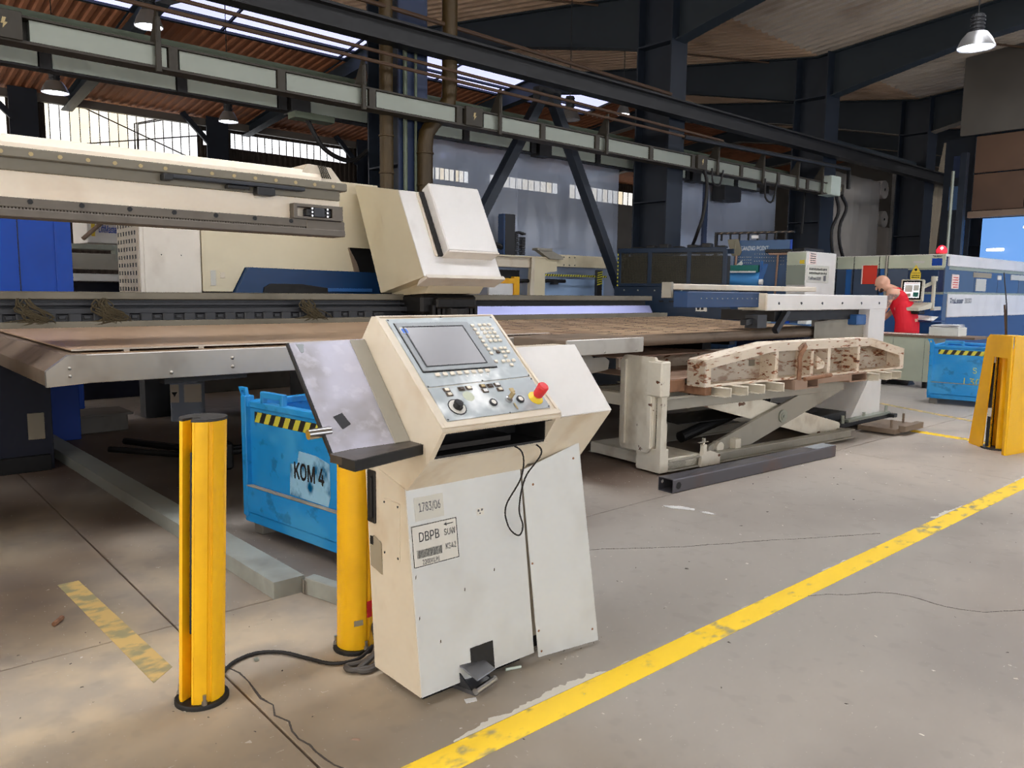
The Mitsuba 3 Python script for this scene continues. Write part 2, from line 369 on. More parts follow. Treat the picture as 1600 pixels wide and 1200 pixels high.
# roof: two bays of corrugated deck, valley above the middle column row
deck = Th('ceiling', 'brown corrugated steel roof deck of the hall', kind='structure')
deck.a('deck', corrug(-9, 40, 9, 6.62, 3.8, 7.036, .25), 'deck_brown')
deck.a('deck', corrug(26, 40, 3.8, 7.036, 2.4, 7.148, .25), 'deck_brown')
deck.a('deck', corrug(-9, 40, 2.4, 7.148, 0, 7.34, .25), 'deck_brown')
deck.a('deck', corrug(-9, 40, 0, 7.34, -9.5, 6.58, .25), 'deck_brown')
deck.a('deck', corrug(-9, -8, 3.8, 7.036, 2.4, 7.148, .25), 'deck_brown')
deck.a('deck', corrug(-9, 40, 9, 6.62, 18, 7.95, .25), 'deck_rear_lightened')
deck.a('deck', corrug(-9, 40, 18, 7.95, 18.5, 7.88, .25), 'deck_orange')
deck.a('deck', corrug(-9, 4.6, 18.5, 7.88, 19.9, 7.67, .25), 'deck_orange')
deck.a('deck', corrug(20.8, 40, 18.5, 7.88, 19.9, 7.67, .25), 'deck_orange')
deck.a('deck', corrug(-9, 40, 19.9, 7.67, 27.05, 6.95, .25), 'deck_orange')
def strip(name, x0, x1, ya, za, yb, zb, n, rad, lab, w):
    t = Th(name, lab, kind='structure')
    s = np.array([0, yb - ya, zb - za]); L = np.linalg.norm(s); s /= L
    dx = (x1 - x0) / n
    for i in range(n):
        m = mapped(box(.05, dx - .05, .03, L - .03, 0, .02, 0), (x0 + i * dx, ya, za + .05), (1, 0, 0), s)
        k = t.a('pane', m, 'white'); scene[k]['emitter'] = lit(*rad, w=w)
        t.a('mullion', mapped(box(-.025, .025, 0, L, -.03, .06, 0), (x0 + i * dx, ya, za + .05), (1, 0, 0), s), 'steel_navy')
    t.a('frame', mapped(cat(box(0, x1 - x0, -.05, .03, -.06, .1, 0), box(0, x1 - x0, L * .60, L * .60 + .07, -.06, .06, 0), box(0, x1 - x0, L - .03, L + .05, -.06, .1, 0)), (x0, ya, za + .05), (1, 0, 0), s), 'steel_navy')
strip('window_1', -8, 26, 3.8, 7.036, 2.4, 7.148, 6, DAY_ROOF, 'long translucent roof light above the aisle', 3.0)
strip('window_2', 4.6, 20.8, 18.5, 7.88, 19.9, 7.67, 5, (.46, .49, .88, 1.35), 'bluish roof light beyond the ridge of the rear bay', .06)
# outer walls
S('wall_front', cat(box(-9, 40, -9.6, -9.5, 0, .8, 0), box(-9, 40, -9.6, -9.5, 5.2, 7.2, 0), box(32, 40, -9.6, -9.5, .8, 5.2, 0)), 'wall_grey', 'grey outer wall behind the aisle', kind='structure')
S('wall_left', cat(box(-9.1, -9, -9.6, 28, 0, .9, 0), box(-9.1, -9, -9.6, 28, 4.6, 9, 0), box(-9.1, -9, 7, 9.5, .9, 4.6, 0), box(-9.1, -9, 25.5, 28, .9, 4.6, 0)), 'wall_grey', 'grey end wall of the hall', kind='structure')
S('wall_right', box(38, 38.1, -9.6, 28, 0, 9, 0), 'wall_grey', 'grey far end wall of the hall', kind='structure')
def gate(name, pts_o, u, W, H, n, rad, lab, w):
    t = Th(name, lab, kind='structure'); u = np.array(u, float)
    for i in range(n):
        m = mapped(box(.03, W / n - .03, .03, H - .03, -.02, 0, 0), np.array(pts_o) + u * (i * W / n), u, (0, 0, 1))
        k = t.a('pane', m, 'white'); scene[k]['emitter'] = lit(*rad, w=w)
        t.a('mullion', mapped(box(-.03, .03, 0, H, -.05, .03, 0), np.array(pts_o) + u * (i * W / n), u, (0, 0, 1)), 'steel_navy')
gate('window_3', (32, -9.5, .8), (-1, 0, 0), 41, 4.4, 7, DAY_GATE, 'wide translucent window band in the wall behind the aisle', 2.0)
gate('window_4', (-9, -9.4, .9), (0, 1, 0), 16.4, 3.7, 3, DAY_WEST, 'translucent window band in the end wall of the hall', 2.0)

gate('window_13', (-9, 9.5, .9), (0, 1, 0), 16, 3.7, 3, (1.0, .97, .93, 3.2), 'added unseen window band brightening the rear bay from its end wall', 1.2)  # light source added out of view to brighten the rear bay
# back wall with translucent window bands high up
wy = 27.05
wins = [(-4.0, 4.3, 5.45, 6.95), (5.12, 9.72, 5.45, 6.95), (9.85, 10.06, 6.15, 6.62), (10.72, 15.3, 6.15, 6.66), (16.35, 17.2, 5.95, 6.62), (18.9, 21.2, 6.0, 6.48), (22.4, 26.6, 6.02, 6.5), (27.4, 32.5, 4.75, 6.55)]
wb = Th('wall_back', 'dark corrugated cladding of the rear wall below the bright windows', kind='structure')
edges = sorted({-9.0, 38.0, *[w[0] for w in wins], *[w[1] for w in wins]})
for a, b in zip(edges[:-1], edges[1:]):
    w = next((w for w in wins if abs(w[0] - a) < 1e-6), None)
    segs = [(0, 8.2)] if w is None else [(0, w[2]), (w[3], 8.2)]
    for z0, z1 in segs: wb.a('cladding', mapped(corrug(a, b, 0, 0, z1 - z0, 0, .2, .03), (0, wy, z0), (1, 0, 0), (0, 0, 1), (0, -1, 0)), 'clad_dark')
tints = [(1.0, .95, .84), (.93, .95, .96), (1.0, .9, .7), (1.0, .98, .93), (1., .86, .62)]
for k, (x0, x1, z0, z1) in enumerate(wins):
    t = Th(f'window_{k + 5}', ['bright translucent window left of the first rear wall column', 'tall bright translucent window with cross bracing on the rear wall', 'tiny bright window beside the rear wall column', 'low bright white window band on the rear wall', 'small bright window behind the curved pipe', 'small warm window with two bars beside the ducts', 'warm window band behind the plastic film', 'large warm window behind the plastic film'][k], kind='structure')
    n = max(1, round((x1 - x0) / (.265 if k < 6 else .4))); dx = (x1 - x0) / n
    for i in range(n):
        c = tints[rng.choice([0, 0, 1, 2, 3, 3, 4])] if k in (0, 1, 5, 6, 7) else (.97, 1., 1.03)
        if k == 1 and i > n * .72: c = (.96, .97, .97)
        p = t.a('pane', box(x0 + i * dx + .004, x0 + (i + 1) * dx - .004, wy + .03, wy + .05, z0, z1, 0), 'offwhite')
        scene[p]['emitter'] = lit(*c, k=1.05 if k not in (6, 7) else .75, w=.02)
        if i: t.a('seam', box(x0 + i * dx - .007, x0 + i * dx + .007, wy - .01, wy + .03, z0, z1, 0), 'clad_dark')
    if k == 5:
        for x in (19.35, 20.4): t.a('bar', box(x, x + .06, wy - .06, wy - .02, z0, z1, 0), 'steel_black')
S('wall_brace', cat(tube([(5.9, 26.9, 6.9), (9.7, 26.9, 5.55)], .018, 6), tube([(5.8, 26.9, 5.6), (9.7, 26.9, 6.4)], .018, 6), tube([(8.55, 26.9, 6.78), (7.72, 26.9, 6.5), (7.70, 26.9, 5.4)], .02, 6), tube([(8.7, 26.9, 6.78), (7.82, 26.9, 6.5), (7.80, 26.9, 5.4)], .02, 6)), 'steel_black', 'thin crossed wind braces and conduits before the tall bright window', None, kind='structure')
S('wall_trim', box(-9, 22, 26.6, 26.75, 6.70, 6.93, 0), 'flange_grey', 'grey pipe-like eaves beam along the top of the rear windows', None, kind='structure')
for i, x in enumerate((-.6, 4.7, 10.25, 15.75, 21.6)):
    S('rear_column', cat(box(x - .42 if i < 3 else x - .3, x + .3, 26.5, 26.55, 0, 7, 0), box(x - .05, x + .05, 26.55, 26.9, 0, 7, 0), beam((x - 1.2, 26.5, 7.0), (x - .3, 26.5, 6.1), .1, .16)), 'steel_navy', f'dark blue rear wall column, number {i + 1} from the left end of the window wall', None, kind='structure')

# middle row of columns carrying both bays, with tapered portal rafters
cx = [-5.15, .35, 5.85, 11.35, 16.85, 22.35, 27.85, 33.35]
names = ['column outside the hall view', 'column left of the picture', 'blue steel column between the two ochre ducts', 'dark blue steel column rising behind the wire mesh cage', 'dark blue steel column behind the tool board', 'dark steel column behind the laser cutter', 'distant steel column', 'last steel column']
for x, nm in zip(cx, names):
    wide = .22 if x < 12 else .3
    t = Th('steel_column', nm, kind='structure')
    t.a('flange', box(x - wide, x + wide, 8.62, 8.65, 0, 6.6, 0), 'steel_blue' if x < 8 else 'steel_navy')
    t.a('flange', box(x - wide, x + wide, 9.35, 9.38, 0, 6.6, 0), 'steel_navy')
    t.a('web', box(x - .04, x + .04, 8.65, 9.35, 0, 6.6, 0), 'steel_navy')
    t.a('stiffener', cat(box(x - wide, x + wide, 8.65, 9.35, 5.68, 5.71, 0), box(x - wide, x + wide, 8.65, 9.35, 3.0, 3.02, 0)), 'steel_navy')
    t.a('base_plate', box(x - wide - .08, x + wide + .08, 8.55, 9.45, 0, .03, 0), 'steel_navy')
    lower = [(8.62, 5.70), (7.9, 5.86), (6, 6.24), (0, 6.88), (-9.4, 6.2)]; upper = [(-9.4, 6.54), (0, 7.30), (9, 6.58)]
    lower2 = [(9.38, 5.72), (10.2, 5.92), (13, 6.55), (18, 7.40), (27, 6.62)]; upper2 = [(27, 6.9), (18, 7.91), (9, 6.58)]
    r = Th('steel_rafter', f'tapered dark rafter over the {nm}', kind='structure')
    r.a('web', cat(prism_x([(9, 5.7)] + lower + upper, x - .03, x + .03), prism_x([(9, 5.7)] + lower2 + upper2, x - .03, x + .03)), 'rafter_navy')
    fm = [beam((x, a[0], a[1]), (x, b[0], b[1]), .30, .025) for q in (lower, lower2) for a, b in zip(q[:-1], q[1:])]
    r.a('flange', cat(*fm), 'flange_grey' if x > 20 else 'rafter_navy')
    r.a('flange', cat(*[beam((x, a[0], a[1] - .0), (x, b[0], b[1]), .30, .025) for q in (upper, upper2) for a, b in zip(q[:-1], q[1:])]), 'rafter_navy')
# valley beams and crane girder along the row
S('valley_beam', cat(box(-9, 36, 8.30, 8.50, 4.60, 4.63, 0), box(-9, 36, 8.39, 8.41, 4.38, 4.60, 0), box(-9, 36, 8.30, 8.50, 4.36, 4.39, 0)), 'steel_black', 'dark I-beam running along the front of the column row', None, kind='structure')
S('crane_rail', cat(box(-9, 17, 9.50, 9.56, 4.10, 4.18, 0), box(-9, 17, 9.42, 9.64, 4.06, 4.10, 0)), 'tray_green', 'greenish steel rail above the cable trays', None, kind='structure')
S('crane_rail', box(-9, 17, 9.42, 9.64, 3.92, 4.055, 0), 'steel_black', 'black girder under the greenish rail', None, kind='structure')
S('eaves_beam', cat(box(17.15, 22.05, 8.86, 9.1, 4.62, 4.92, 0)), 'rafter_navy', 'dark beam between the two columns on the right', None, kind='structure')
S('eaves_beam', cat(box(17.15, 22.05, 8.9, 8.96, 4.52, 4.58, 0)), 'galv', 'pale rail under the dark beam between the columns on the right', None, kind='structure')
for i, (a, b) in enumerate([((8.51, 4.42), (7.0, 2.05)), ((8.66, 4.42), (10.75, .9))]):
    S('column_brace', beam((a[0], 9.0, a[1]), (b[0], 9.0, b[1]), .16, .14, .004), 'steel_navy', ['dark diagonal brace descending left from the apex above the tray', 'dark diagonal brace descending right towards the wire mesh cage'][i], None, kind='structure')
S('brace_apex', cat(box(8.35, 8.82, 8.93, 9.07, 4.25, 4.50), cyl((8.5, 8.92, 4.38), (8.5, 9.08, 4.38), .03, 8)), 'steel_black', 'gusset joining the two diagonal braces', None, kind='structure')
def tie(p, q, lab): S('roof_tie', tube([p, q], .022, 6), 'rusty_pipe', lab, None, kind='structure')
tie((11.4, 15.5, 7.5), (16.8, 10.2, 6.72), 'thin roof tie left of the dark blue column')
tie((5.9, 15.5, 7.5), (11.3, 10.5, 6.75), 'thin roof tie over the rear bay')
tie((11.5, 7.2, 6.7), (16.8, 5.2, 6.85), 'thin brown roof tie over the right bay')
tie((16.9, 7.2, 6.7), (22.2, 5.0, 6.85), 'thin brown roof tie behind the high bay lamp')
# plastic film partition in the column row
for i, (x0, x1, z0, z1) in enumerate([(6.1, 8.6, .6, 3.9), (8.6, 11.1, .6, 4.0), (11.6, 13.75, .6, 3.75), (13.85, 16.55, .6, 3.75)]):
    xsn = np.linspace(x0, x1, 25); zz = np.array([z0, z1])
    v = np.array([(x, 9.7 + .015 * math.sin(x * 5 + i) + .01 * math.sin(x * 13), z) for z in zz for x in xsn])
    f = np.array([(k, k + 1, k + 26, k + 25) for k in range(24)])
    S('wall_film', (v, f), 'film', ['hanging clear plastic film behind the punching head', 'hanging clear plastic film behind the diagonal brace', 'hanging clear plastic film above the wire mesh cage', 'hanging clear plastic film above the tool board'][i], None, kind='structure', smooth=True)
S('partition_post', box(13.74, 13.86, 9.66, 9.76, .0, 4.1), 'steel_blue', 'slim blue post between the two right hand plastic films', None, kind='structure')
# the hall beyond: pale machine housing and blue light behind the film
S('wall_partition', cat(box(11.2, 24, 15.0, 15.1, 0, 3.9, 0)), 'tarp', 'grey rear partition behind the plastic film', None, kind='structure')
S('wall_panel', box(8.5, 24.0, 14.85, 14.95, 0, 2.5, 0), 'pale_blue', 'pale blue rear panel seen through the plastic film', None, kind='structure')
# right end: tarpaulins, boarded wall, gateway with bluish light
tp = Th('wall_tarp', 'grey film and boxes closing the bay between the two columns on the right', kind='structure')
def sheet(xs_, ys_, zs_):
    n = len(xs_); v = [(x, y + .02 * math.sin(z * 4 + x), z) for z in zs_ for x, y in zip(xs_, ys_)]
    return np.array(v), np.array([(r0 * n + k, r0 * n + k + 1, r0 * n + k + n + 1, r0 * n + k + n) for r0 in range(len(zs_) - 1) for k in range(n - 1)])
q_ = np.linspace(17.2, 22.0, 40)
tp.a('film', sheet(q_, 9.75 + .02 * np.sin(q_ * 7) + .01 * np.sin(q_ * 19), [0, 1.5, 3.0, 4.5]), 'film_thin', smooth=True)
q_ = np.linspace(22.72, 25.5, 20)
tp.a('film', sheet(q_, 9.75 + .02 * np.sin(q_ * 7), [0, 2, 3.5, 5.2]), 'film_thin', smooth=True)
q_ = np.linspace(0, 1, 9)
v, f = [], []
for z, a0, a1 in ((0, 22.75, 23.35), (2.6, 22.8, 23.4), (4.2, 23.0, 23.62), (5.6, 23.5, 24.0)): v += [(a0 + (a1 - a0) * t, 8.75 - .05 * math.sin(t * 9), z) for t in q_]
for r0 in range(3): f += [(r0 * 9 + k, r0 * 9 + k + 1, r0 * 9 + k + 10, r0 * 9 + k + 9) for k in range(8)]
tp.a('curtain', (np.array(v), np.array(f)), 'tarp_tan', smooth=True, label='tan hanging strip beside the dark column')
wr = Th('wall_boards', 'brown boarded wall above the bluish gateway', kind='structure')
for j in range(2):
    for i in range(6):
        wr.a('board', box(20.0, 20.04, 5.72 - i * 1.05, 6.76 - i * 1.05, 3.36 + j * .85, 4.18 + j * .85, .01), 'board_brown')
wr.a('lintel', box(19.9, 20.1, -2, 6.8, 3.2, 3.34), 'wood_edge')
wr.a('upper_wall', box(19.95, 20.05, -9, 7.1, 5.08, 7.2, 0), 'wall_grey')
wr.a('side_panel', box(20.4, 20.44, 6.9, 7.55, 0, 5.1, 0), 'steel_navy')
wr.a('side_window', box(20.38, 20.4, 7.05, 7.35, 4.2, 4.7, 0), 'steel_blue'); wr.a('side_window', box(20.38, 20.4, 7.05, 7.4, 3.45, 4.0, 0), 'peg_blue'); wr.a('side_window', box(20.38, 20.4, 7.0, 7.2, 1.5, 3.2, 0), 'machine_blue')
S('trim_1', box(19.4, 19.55, 6.72, 6.86, 0, 4.6), 'steel_navy', 'dark gateway post beside the bluish gateway', None, kind='structure')
S('trim_2', cyl((19.3, 6.95, 0), (19.3, 6.95, 4.2), .035), 'galv', 'pale vertical pipe beside the gateway', None, kind='structure')
gt = Th('door_1', 'gateway screened with bluish film lit from behind', kind='structure')
k = gt.a('pane', box(20.3, 20.32, -2, 6.6, 0, 3.2, 0), 'machine_deep'); scene[k]['emitter'] = lit(.17, .40, .86, .78, w=.15)
k = gt.a('tube_light', cyl((20.1, 5.7, 2.95), (20.1, 5.2, 2.9), .03, 8), 'white'); scene[k]['emitter'] = lit(.8, .95, 1.1, 1.6, w=.02)
k = gt.a('tube_light', cyl((20.1, 6.4, 2.72 - .25), (20.1, 6.05, 2.47), .035, 8), 'white'); scene[k]['emitter'] = lit(1.2, 1.0, .7, 1.3, w=.02)
# ================================================================ OVERHEAD SERVICES
# upper cable duct: bright cover panels, dark straps, brackets
rt = random.Random(3)
tr = Th('cable_duct', 'pale metal cable duct hung in front of the column row, upper of the two', 'cable duct')
tr.a('bottom_rail', cat(box(-3, 16.6, 8.30, 8.50, 3.535, 3.56, 0), box(-3, 16.6, 8.30, 8.50, 3.755, 3.775, 0), box(-3, 16.6, 8.44, 8.48, 3.56, 3.755, 0)), 'strap_dark')
x = -2.4; k = 0
while x < 16.2:
    w = 1.02 if k % 3 else 1.18
    tr.a('cover_panel', box(x, min(x + w, 16.3), 8.325, 8.44, 3.565, 3.752), 'galv')
    tr.a('strap', box(x + w + .01, x + w + .10, 8.30, 8.45, 3.55, 3.77), 'strap_dark')
    if k % 4 == 2:
        b = tr.a('tap_off_box', box(x + w + .14, x + w + .42, 8.27, 8.45, 3.55, 3.79), 'strap_dark')
        tr.a('symbol', prism_y([(x + w + .27, 3.72), (x + w + .30, 3.72), (x + w + .285, 3.68), (x + w + .31, 3.68), (x + w + .265, 3.62), (x + w + .275, 3.665), (x + w + .255, 3.665)], 8.266, 8.269), 'brass', parent=b)
        x += .36
    x += w + .12; k += 1
for x in (2.6, 4.9, 7.0, 9.15, 12.1, 13.6, 14.9, 15.9):
    tr.a('bracket', cat(box(x, x + .05, 8.26, 8.30, 3.50, 4.02), prism_x([(8.25, 3.78), (8.5, 3.78), (8.29, 4.1), (8.25, 4.1)], x + .01, x + .03)), 'strap_dark')
tr.a('end_box', box(16.2, 16.62, 8.22, 8.5, 3.52, 3.92), 'galv_lamplit')
tl = Th('cable_duct', 'grey metal cable duct behind the column row, lower of the two', 'cable duct')
tl.a('bottom_rail', cat(box(-3, 15.6, 9.55, 9.7, 3.63, 3.65, 0), box(-3, 15.6, 9.55, 9.7, 3.82, 3.84, 0)), 'steel_black')
x = -2.2; k = 0
while x < 15.3:
    w = 1.25 if k % 2 else 1.1
    tl.a('cover_panel', box(x, min(x + w, 15.5), 9.56, 9.68, 3.655, 3.82), 'galv_lamplit')
    tl.a('strap', box(x + w + .01, x + w + .12, 9.53, 9.7, 3.63, 3.84), 'steel_black')
    if k % 3 == 1: tl.a('tap_off_box', box(x + w + .15, x + w + .42, 9.48, 9.7, 3.60, 3.85), 'steel_black'); x += .32
    x += w + .13; k += 1
tl.a('tap_off_box', box(13.9, 14.5, 9.3, 9.6, 3.30, 3.6), 'steel_black')
tl.a('light_strip', box(4.55, 5.1, 9.3, 9.5, 3.52, 3.60), 'tray_green')
# pipes and rails above the ducts
S('pipe', cat(tube([(-4, 8.2, 4.12), (11.9, 8.2, 4.0)], .022, 8)), 'rusty_pipe', 'thin brown pipe just above the upper cable duct', 'pipe', smooth=40)
S('pipe', tube([(-4, 8.25, 4.30), (12.2, 8.25, 4.10), (12.25, 8.25, 4.02), (11.6, 8.25, 4.03)], .022, 8), 'rusty_pipe', 'thin brown pipe with a hooked end at the dark blue column', 'pipe', smooth=40)
S('pipe', tube([(11.0, 8.2, 4.0), (16.9, 8.2, 4.12), (16.92, 8.2, 3.7)], .045, 8), 'steel_black', 'dark pipe above the right end of the upper duct', 'pipe', smooth=40)
S('pipe', tube([(-4, 8.5, 4.86), (5.5, 8.5, 4.82), (11, 8.5, 4.74)], .03, 8), 'rusty_pipe', 'brown pipe under the rafters, topmost of the pipes over the machine', 'pipe', smooth=40)
# ochre extraction ducts either side of the blue column
def vent(name, path, r, lab, rings):
    t = Th(name, lab, 'ventilation duct'); t.a('pipe', tube(path, r, 20), 'duct_ochre', smooth=40)
    P = np.asarray(path)
    for z in rings: t.a('ring', lathe([(r, -.012), (r + .012, -.008), (r + .012, .008), (r, .012)], (np.interp(z, P[:, 2], P[:, 0]) if P[-1, 2] > P[0, 2] else P[0, 0], np.interp(z, P[:, 2], P[:, 1]), z), 20), 'duct_ochre')
vent('ventilation_duct', [(5.40, 8.55, 1.2), (5.40, 8.55, 3.5), (5.40, 8.55, 6.3)], .085, 'straight ochre ventilation duct left of the blue column', [2.2, 2.85, 3.3, 4.6])
pth = np.array([(5.95, 8.5, 1.2), (5.95, 8.5, 3.25), (5.97, 8.5, 3.4), (6.08, 8.5, 3.55), (6.22, 8.5, 3.7), (6.32, 8.5, 3.86), (6.34, 8.5, 4.02), (6.34, 8.5, 6.3)])
vent('ventilation_duct', pth, .10, 'ochre ventilation duct with an elbow right of the blue column', [1.9, 2.3, 2.75, 3.15])
S('pipe', tube([(5.86, 8.58, .4), (5.86, 8.58, 4.6)], .02, 8), 'tray_green', 'thin green conduit down the face of the blue column', 'pipe', smooth=40)
S('pipe', tube([(5.70, 8.58, .4), (5.70, 8.58, 4.6)], .028, 8), 'tray_green', 'thin green conduit at the left edge of the blue column', 'pipe', smooth=40)
S('curved_pipe', tube(smoothpath([(15.9, 26.2, 0), (15.9, 26.2, 4), (15.9, 26.2, 6.05), (16.3, 26.2, 6.4), (17.6, 26.2, 6.42)], 6), .13, 12), 'steel_navy', 'bent dark pipe beside the small bright rear window', 'pipe', smooth=40)
# hanging cables
def cable(pts, r, lab, m='rubber'): S('cable', tube(smoothpath(pts, 7), r, 8), m, lab, 'cable', smooth=40)
cable([(11.72, 8.3, 3.6), (11.85, 8.3, 3.3), (11.78, 8.3, 2.8), (11.75, 8.4, 2.45), (12.2, 8.8, 2.25), (12.8, 9.0, 2.30), (13.4, 9.3, 2.27)], .03, 'thick black cable hanging from the duct beside the dark blue column')
cable([(11.95, 8.28, 3.6), (12.0, 8.28, 3.36), (12.2, 8.28, 3.33), (12.3, 8.28, 3.6)], .016, 'small cable loop under the duct, left one')
cable([(13.7, 8.28, 3.6), (13.75, 8.28, 3.25), (14.0, 8.28, 3.2), (14.15, 8.28, 3.6)], .018, 'small cable loop under the duct, right one')
cable([(16.6, 8.3, 3.55), (16.75, 8.3, 3.2), (16.5, 8.3, 2.8), (16.6, 8.3, 2.3), (16.9, 8.3, 1.9)], .035, 'black cable hanging right of the duct end box, left strand')
cable([(16.75, 8.25, 3.55), (17.0, 8.25, 3.3), (16.75, 8.25, 2.9), (16.8, 8.25, 2.5), (17.2, 8.25, 1.95)], .035, 'black cable hanging right of the duct end box, right strand')
cable([(4.75, 9.4, 3.55), (5.0, 9.4, 3.2), (5.4, 9.4, 3.1), (5.75, 9.4, 3.35)], .03, 'sagging cable under the light strip left of the ochre duct')
S('hanging_chain', tube([(16.55, 9.0, 3.9), (16.5, 9.0, 2.75)], .03, 6), 'steel_black', 'chain hanging at the left side of the column behind the tool board', 'chain')
# high bay lamps
def deck_z(y): return np.interp(y, [-9.5, 0, 9, 18, 27.05], [6.58, 7.34, 6.62, 7.95, 6.95])
def lamp(x, y, z, lab, r=.19, ztop=6.9, on=True, k=16.0):
    ztop = deck_z(y) + .06
    t = Th('high_bay_lamp', lab, 'lamp', 'high bay lamps under the roof')
    t.a('reflector', lathe([(.055, .20), (r * .55, .19), (r * .8, .11), (r * .97, .02), (r, 0), (r * .96, .0), (r * .5, .15), (.0, .17)][::-1], (x, y, z), 24), 'lamp_metal', smooth=40)
    t.a('housing', cat(cyl((x, y, z + .19), (x, y, z + .42), .075, 14), *[cyl((x, y, z + .24 + q * .045), (x, y, z + .26 + q * .045), .088, 14) for q in range(4)]), 'lamp_dark')
    t.a('hanger', cyl((x, y, z + .42), (x, y, ztop), .008, 6), 'steel_black')
    d = t.a('diffuser', lathe([(0, .012), (r * .93, .012), (r * .93, .03), (0, .03)], (x, y, z), 24), 'white')
    if on: scene[d]['emitter'] = lit(.92, .98, 1.1, k, w=.08)
lamp(11.55, 4.0, 4.63, 'glowing high bay lamp on its own at the upper right under the roof', .23)
lamp(3.20, 15.5, 4.66, 'glowing high bay lamp left of the tall bright window', .22, 7.5)
lamp(6.18, 15.5, 4.62, 'glowing high bay lamp right of the tall bright window', .19, 7.5)
lamp(3.26, 10.6, 4.60, 'glowing high bay lamp peeping over the greenish rail', .17, 6.8)
lamp(12.9, 11.2, 5.12, 'glowing high bay lamp beside the dark blue column under the rear roof light', .14, 6.9)
lamp(9.0, 14.0, 5.62, 'unlit silver high bay lamp in front of the roof light left of the blue column', .2, 7.3, False)
lamp(10.6, 10.5, 4.56, 'silver high bay lamp left of the brace apex', .2, 6.8, False)
lamp(14.0, 19.0, 5.20, 'silver high bay lamp near the small warm rear window', .3, 7.8, False)
lamp(9.52, 15.5, 4.52, 'glowing high bay lamp close behind the left ochre duct', .19, 7.5)

# ================================================================ PUNCHING MACHINE
pm = Th('punching_machine', 'large cream and blue sheet metal punching machine with a long brown table', 'machine')
tt = pm.a('table_top', prism_z([(.98, 4.50), (3.9, 4.50), (4.75, 4.50), (4.78, 7.28), (.98, 7.28)], 1.0, 1.05), 'table_brown')
pm.a('table_skirt', box(.98, 4.70, 4.41, 4.44, .905, 1.052, .003), 'steel_sheet')
pm.a('table_corner', prism_y([(.80, .895), (.80, .975), (.90, 1.052), (.985, 1.052), (.985, .905)], 4.405, 4.445), 'steel_sheet')
pm.a('table_side', mapped(ext([(.80, .90), (.80, .975), (.90, 1.052), (.985, 1.052), (.985, .90)], 2.86), (0, 7.3, 0), (1, 0, 0), (0, 0, 1)), 'steel_dusty')
for x, z in ((.905, .985), (.905, .945), (1.40, .935), (1.74, 1.0), (1.74, .95), (2.14, 1.0), (2.14, .955), (2.8, .99), (2.8, .95), (3.4, .99)):
    pm.a('skirt_bolt', lathe([(0, .010), (.006, .008), (.0105, .003), (.0115, 0), (0, 0)][::-1], n=10, o=(0, 0, 0), face=(x, 4.41, z)), 'bolt_steel', smooth=40)
pm.a('side_block', cat(box(3.90, 4.74, 3.86, 4.5, .945, 1.058, .006)), 'steel_dusty', label='box shaped steel extension at the table front')
pm.a('block_front', box(3.90, 4.745, 3.845, 3.862, .945, 1.06, .004), 'steel_sheet')
for x in (3.98, 4.30, 4.66): pm.a('block_bolt', lathe([(0, .008), (.008, .005), (.01, 0), (0, 0)][::-1], n=10, o=(0, 0, 0), face=(x, 3.846, .962)), 'bolt_steel')
# right hand brush table with rounded edge
exy = [(4.78, 4.13), (7.70, 4.07), (8.05, 4.17), (8.22, 4.40), (9.04, 5.99), (9.85, 7.30), (4.78, 7.30)]
pm.a('brush_table', prism_z(exy, .975, 1.052), 'table_brown')
edge = smoothpath([(4.85, 4.12, 1.008), (6.2, 4.095, 1.008), (7.65, 4.07, 1.008), (8.0, 4.16, 1.008), (8.2, 4.38, 1.008), (9.04, 5.99, 1.008), (9.8, 7.25, 1.008)], 6)
pm.a('rolled_edge', tube(edge, .048, 14), 'steel_dusty', smooth=40)
sl = []; rs = random.Random(8)
for i in range(11):
    for j in range(13):
        x = 4.9 + j * .37 + (i % 2) * .18; y = 4.35 + i * .27
        if x < 8.0 + (y - 4.35) * .5: sl.append(box(x, x + .17, y, y + .020, 1.045, 1.0535, 0))
for j in range(30):
    x = 1.3 + j * .11 + rs.uniform(-.03, .03); y = 4.52 + rs.choice([.03, .1, .16]) ; sl.append(box(x, x + rs.uniform(.01, .03), y, y + .012, 1.045, 1.0525, 0))
pm.a('table_slots', cat(*sl), 'steel_black', kind='stuff')
pm.a('under_frame', cat(box(2.2, 8.0, 5.6, 5.72, .78, .97), box(1.2, 9.0, 6.6, 6.72, .78, .97), box(4.5, 4.65, 4.6, 7.2, .80, .975), box(6.6, 6.75, 4.6, 7.2, .80, .97), box(8.0, 8.12, 5.2, 7.2, .80, .97)), 'black')
pm.a('support_arm', prism_y([(1.42, .90), (1.62, .93), (1.9, .92), (1.9, .86), (1.42, .85)], 4.6, 4.7), 'steel_black')
pm.a('under_base', cat(box(3.6, 8.6, 6.4, 7.6, .0, .5), box(3.6, 8.2, 6.2, 7.6, .1, .8)), 'black')
pm.a('ejector_flap', mapped(ext([(0, 0), (.30, .03), (.34, .10), (.30, .13), (.17, .13), (.14, .16), (.05, .15), (0, .1)], .03), (4.25, 4.05, .765), (1, 0, 0), (0, .35, .94)), 'steel_sheet', label='pale jagged flap under the table extension')
pm.a('chute_sheet', prism_z([(4.9, 4.25), (6.3, 4.2), (6.1, 4.9), (4.9, 4.9)], .855, .868), 'rust_plate')
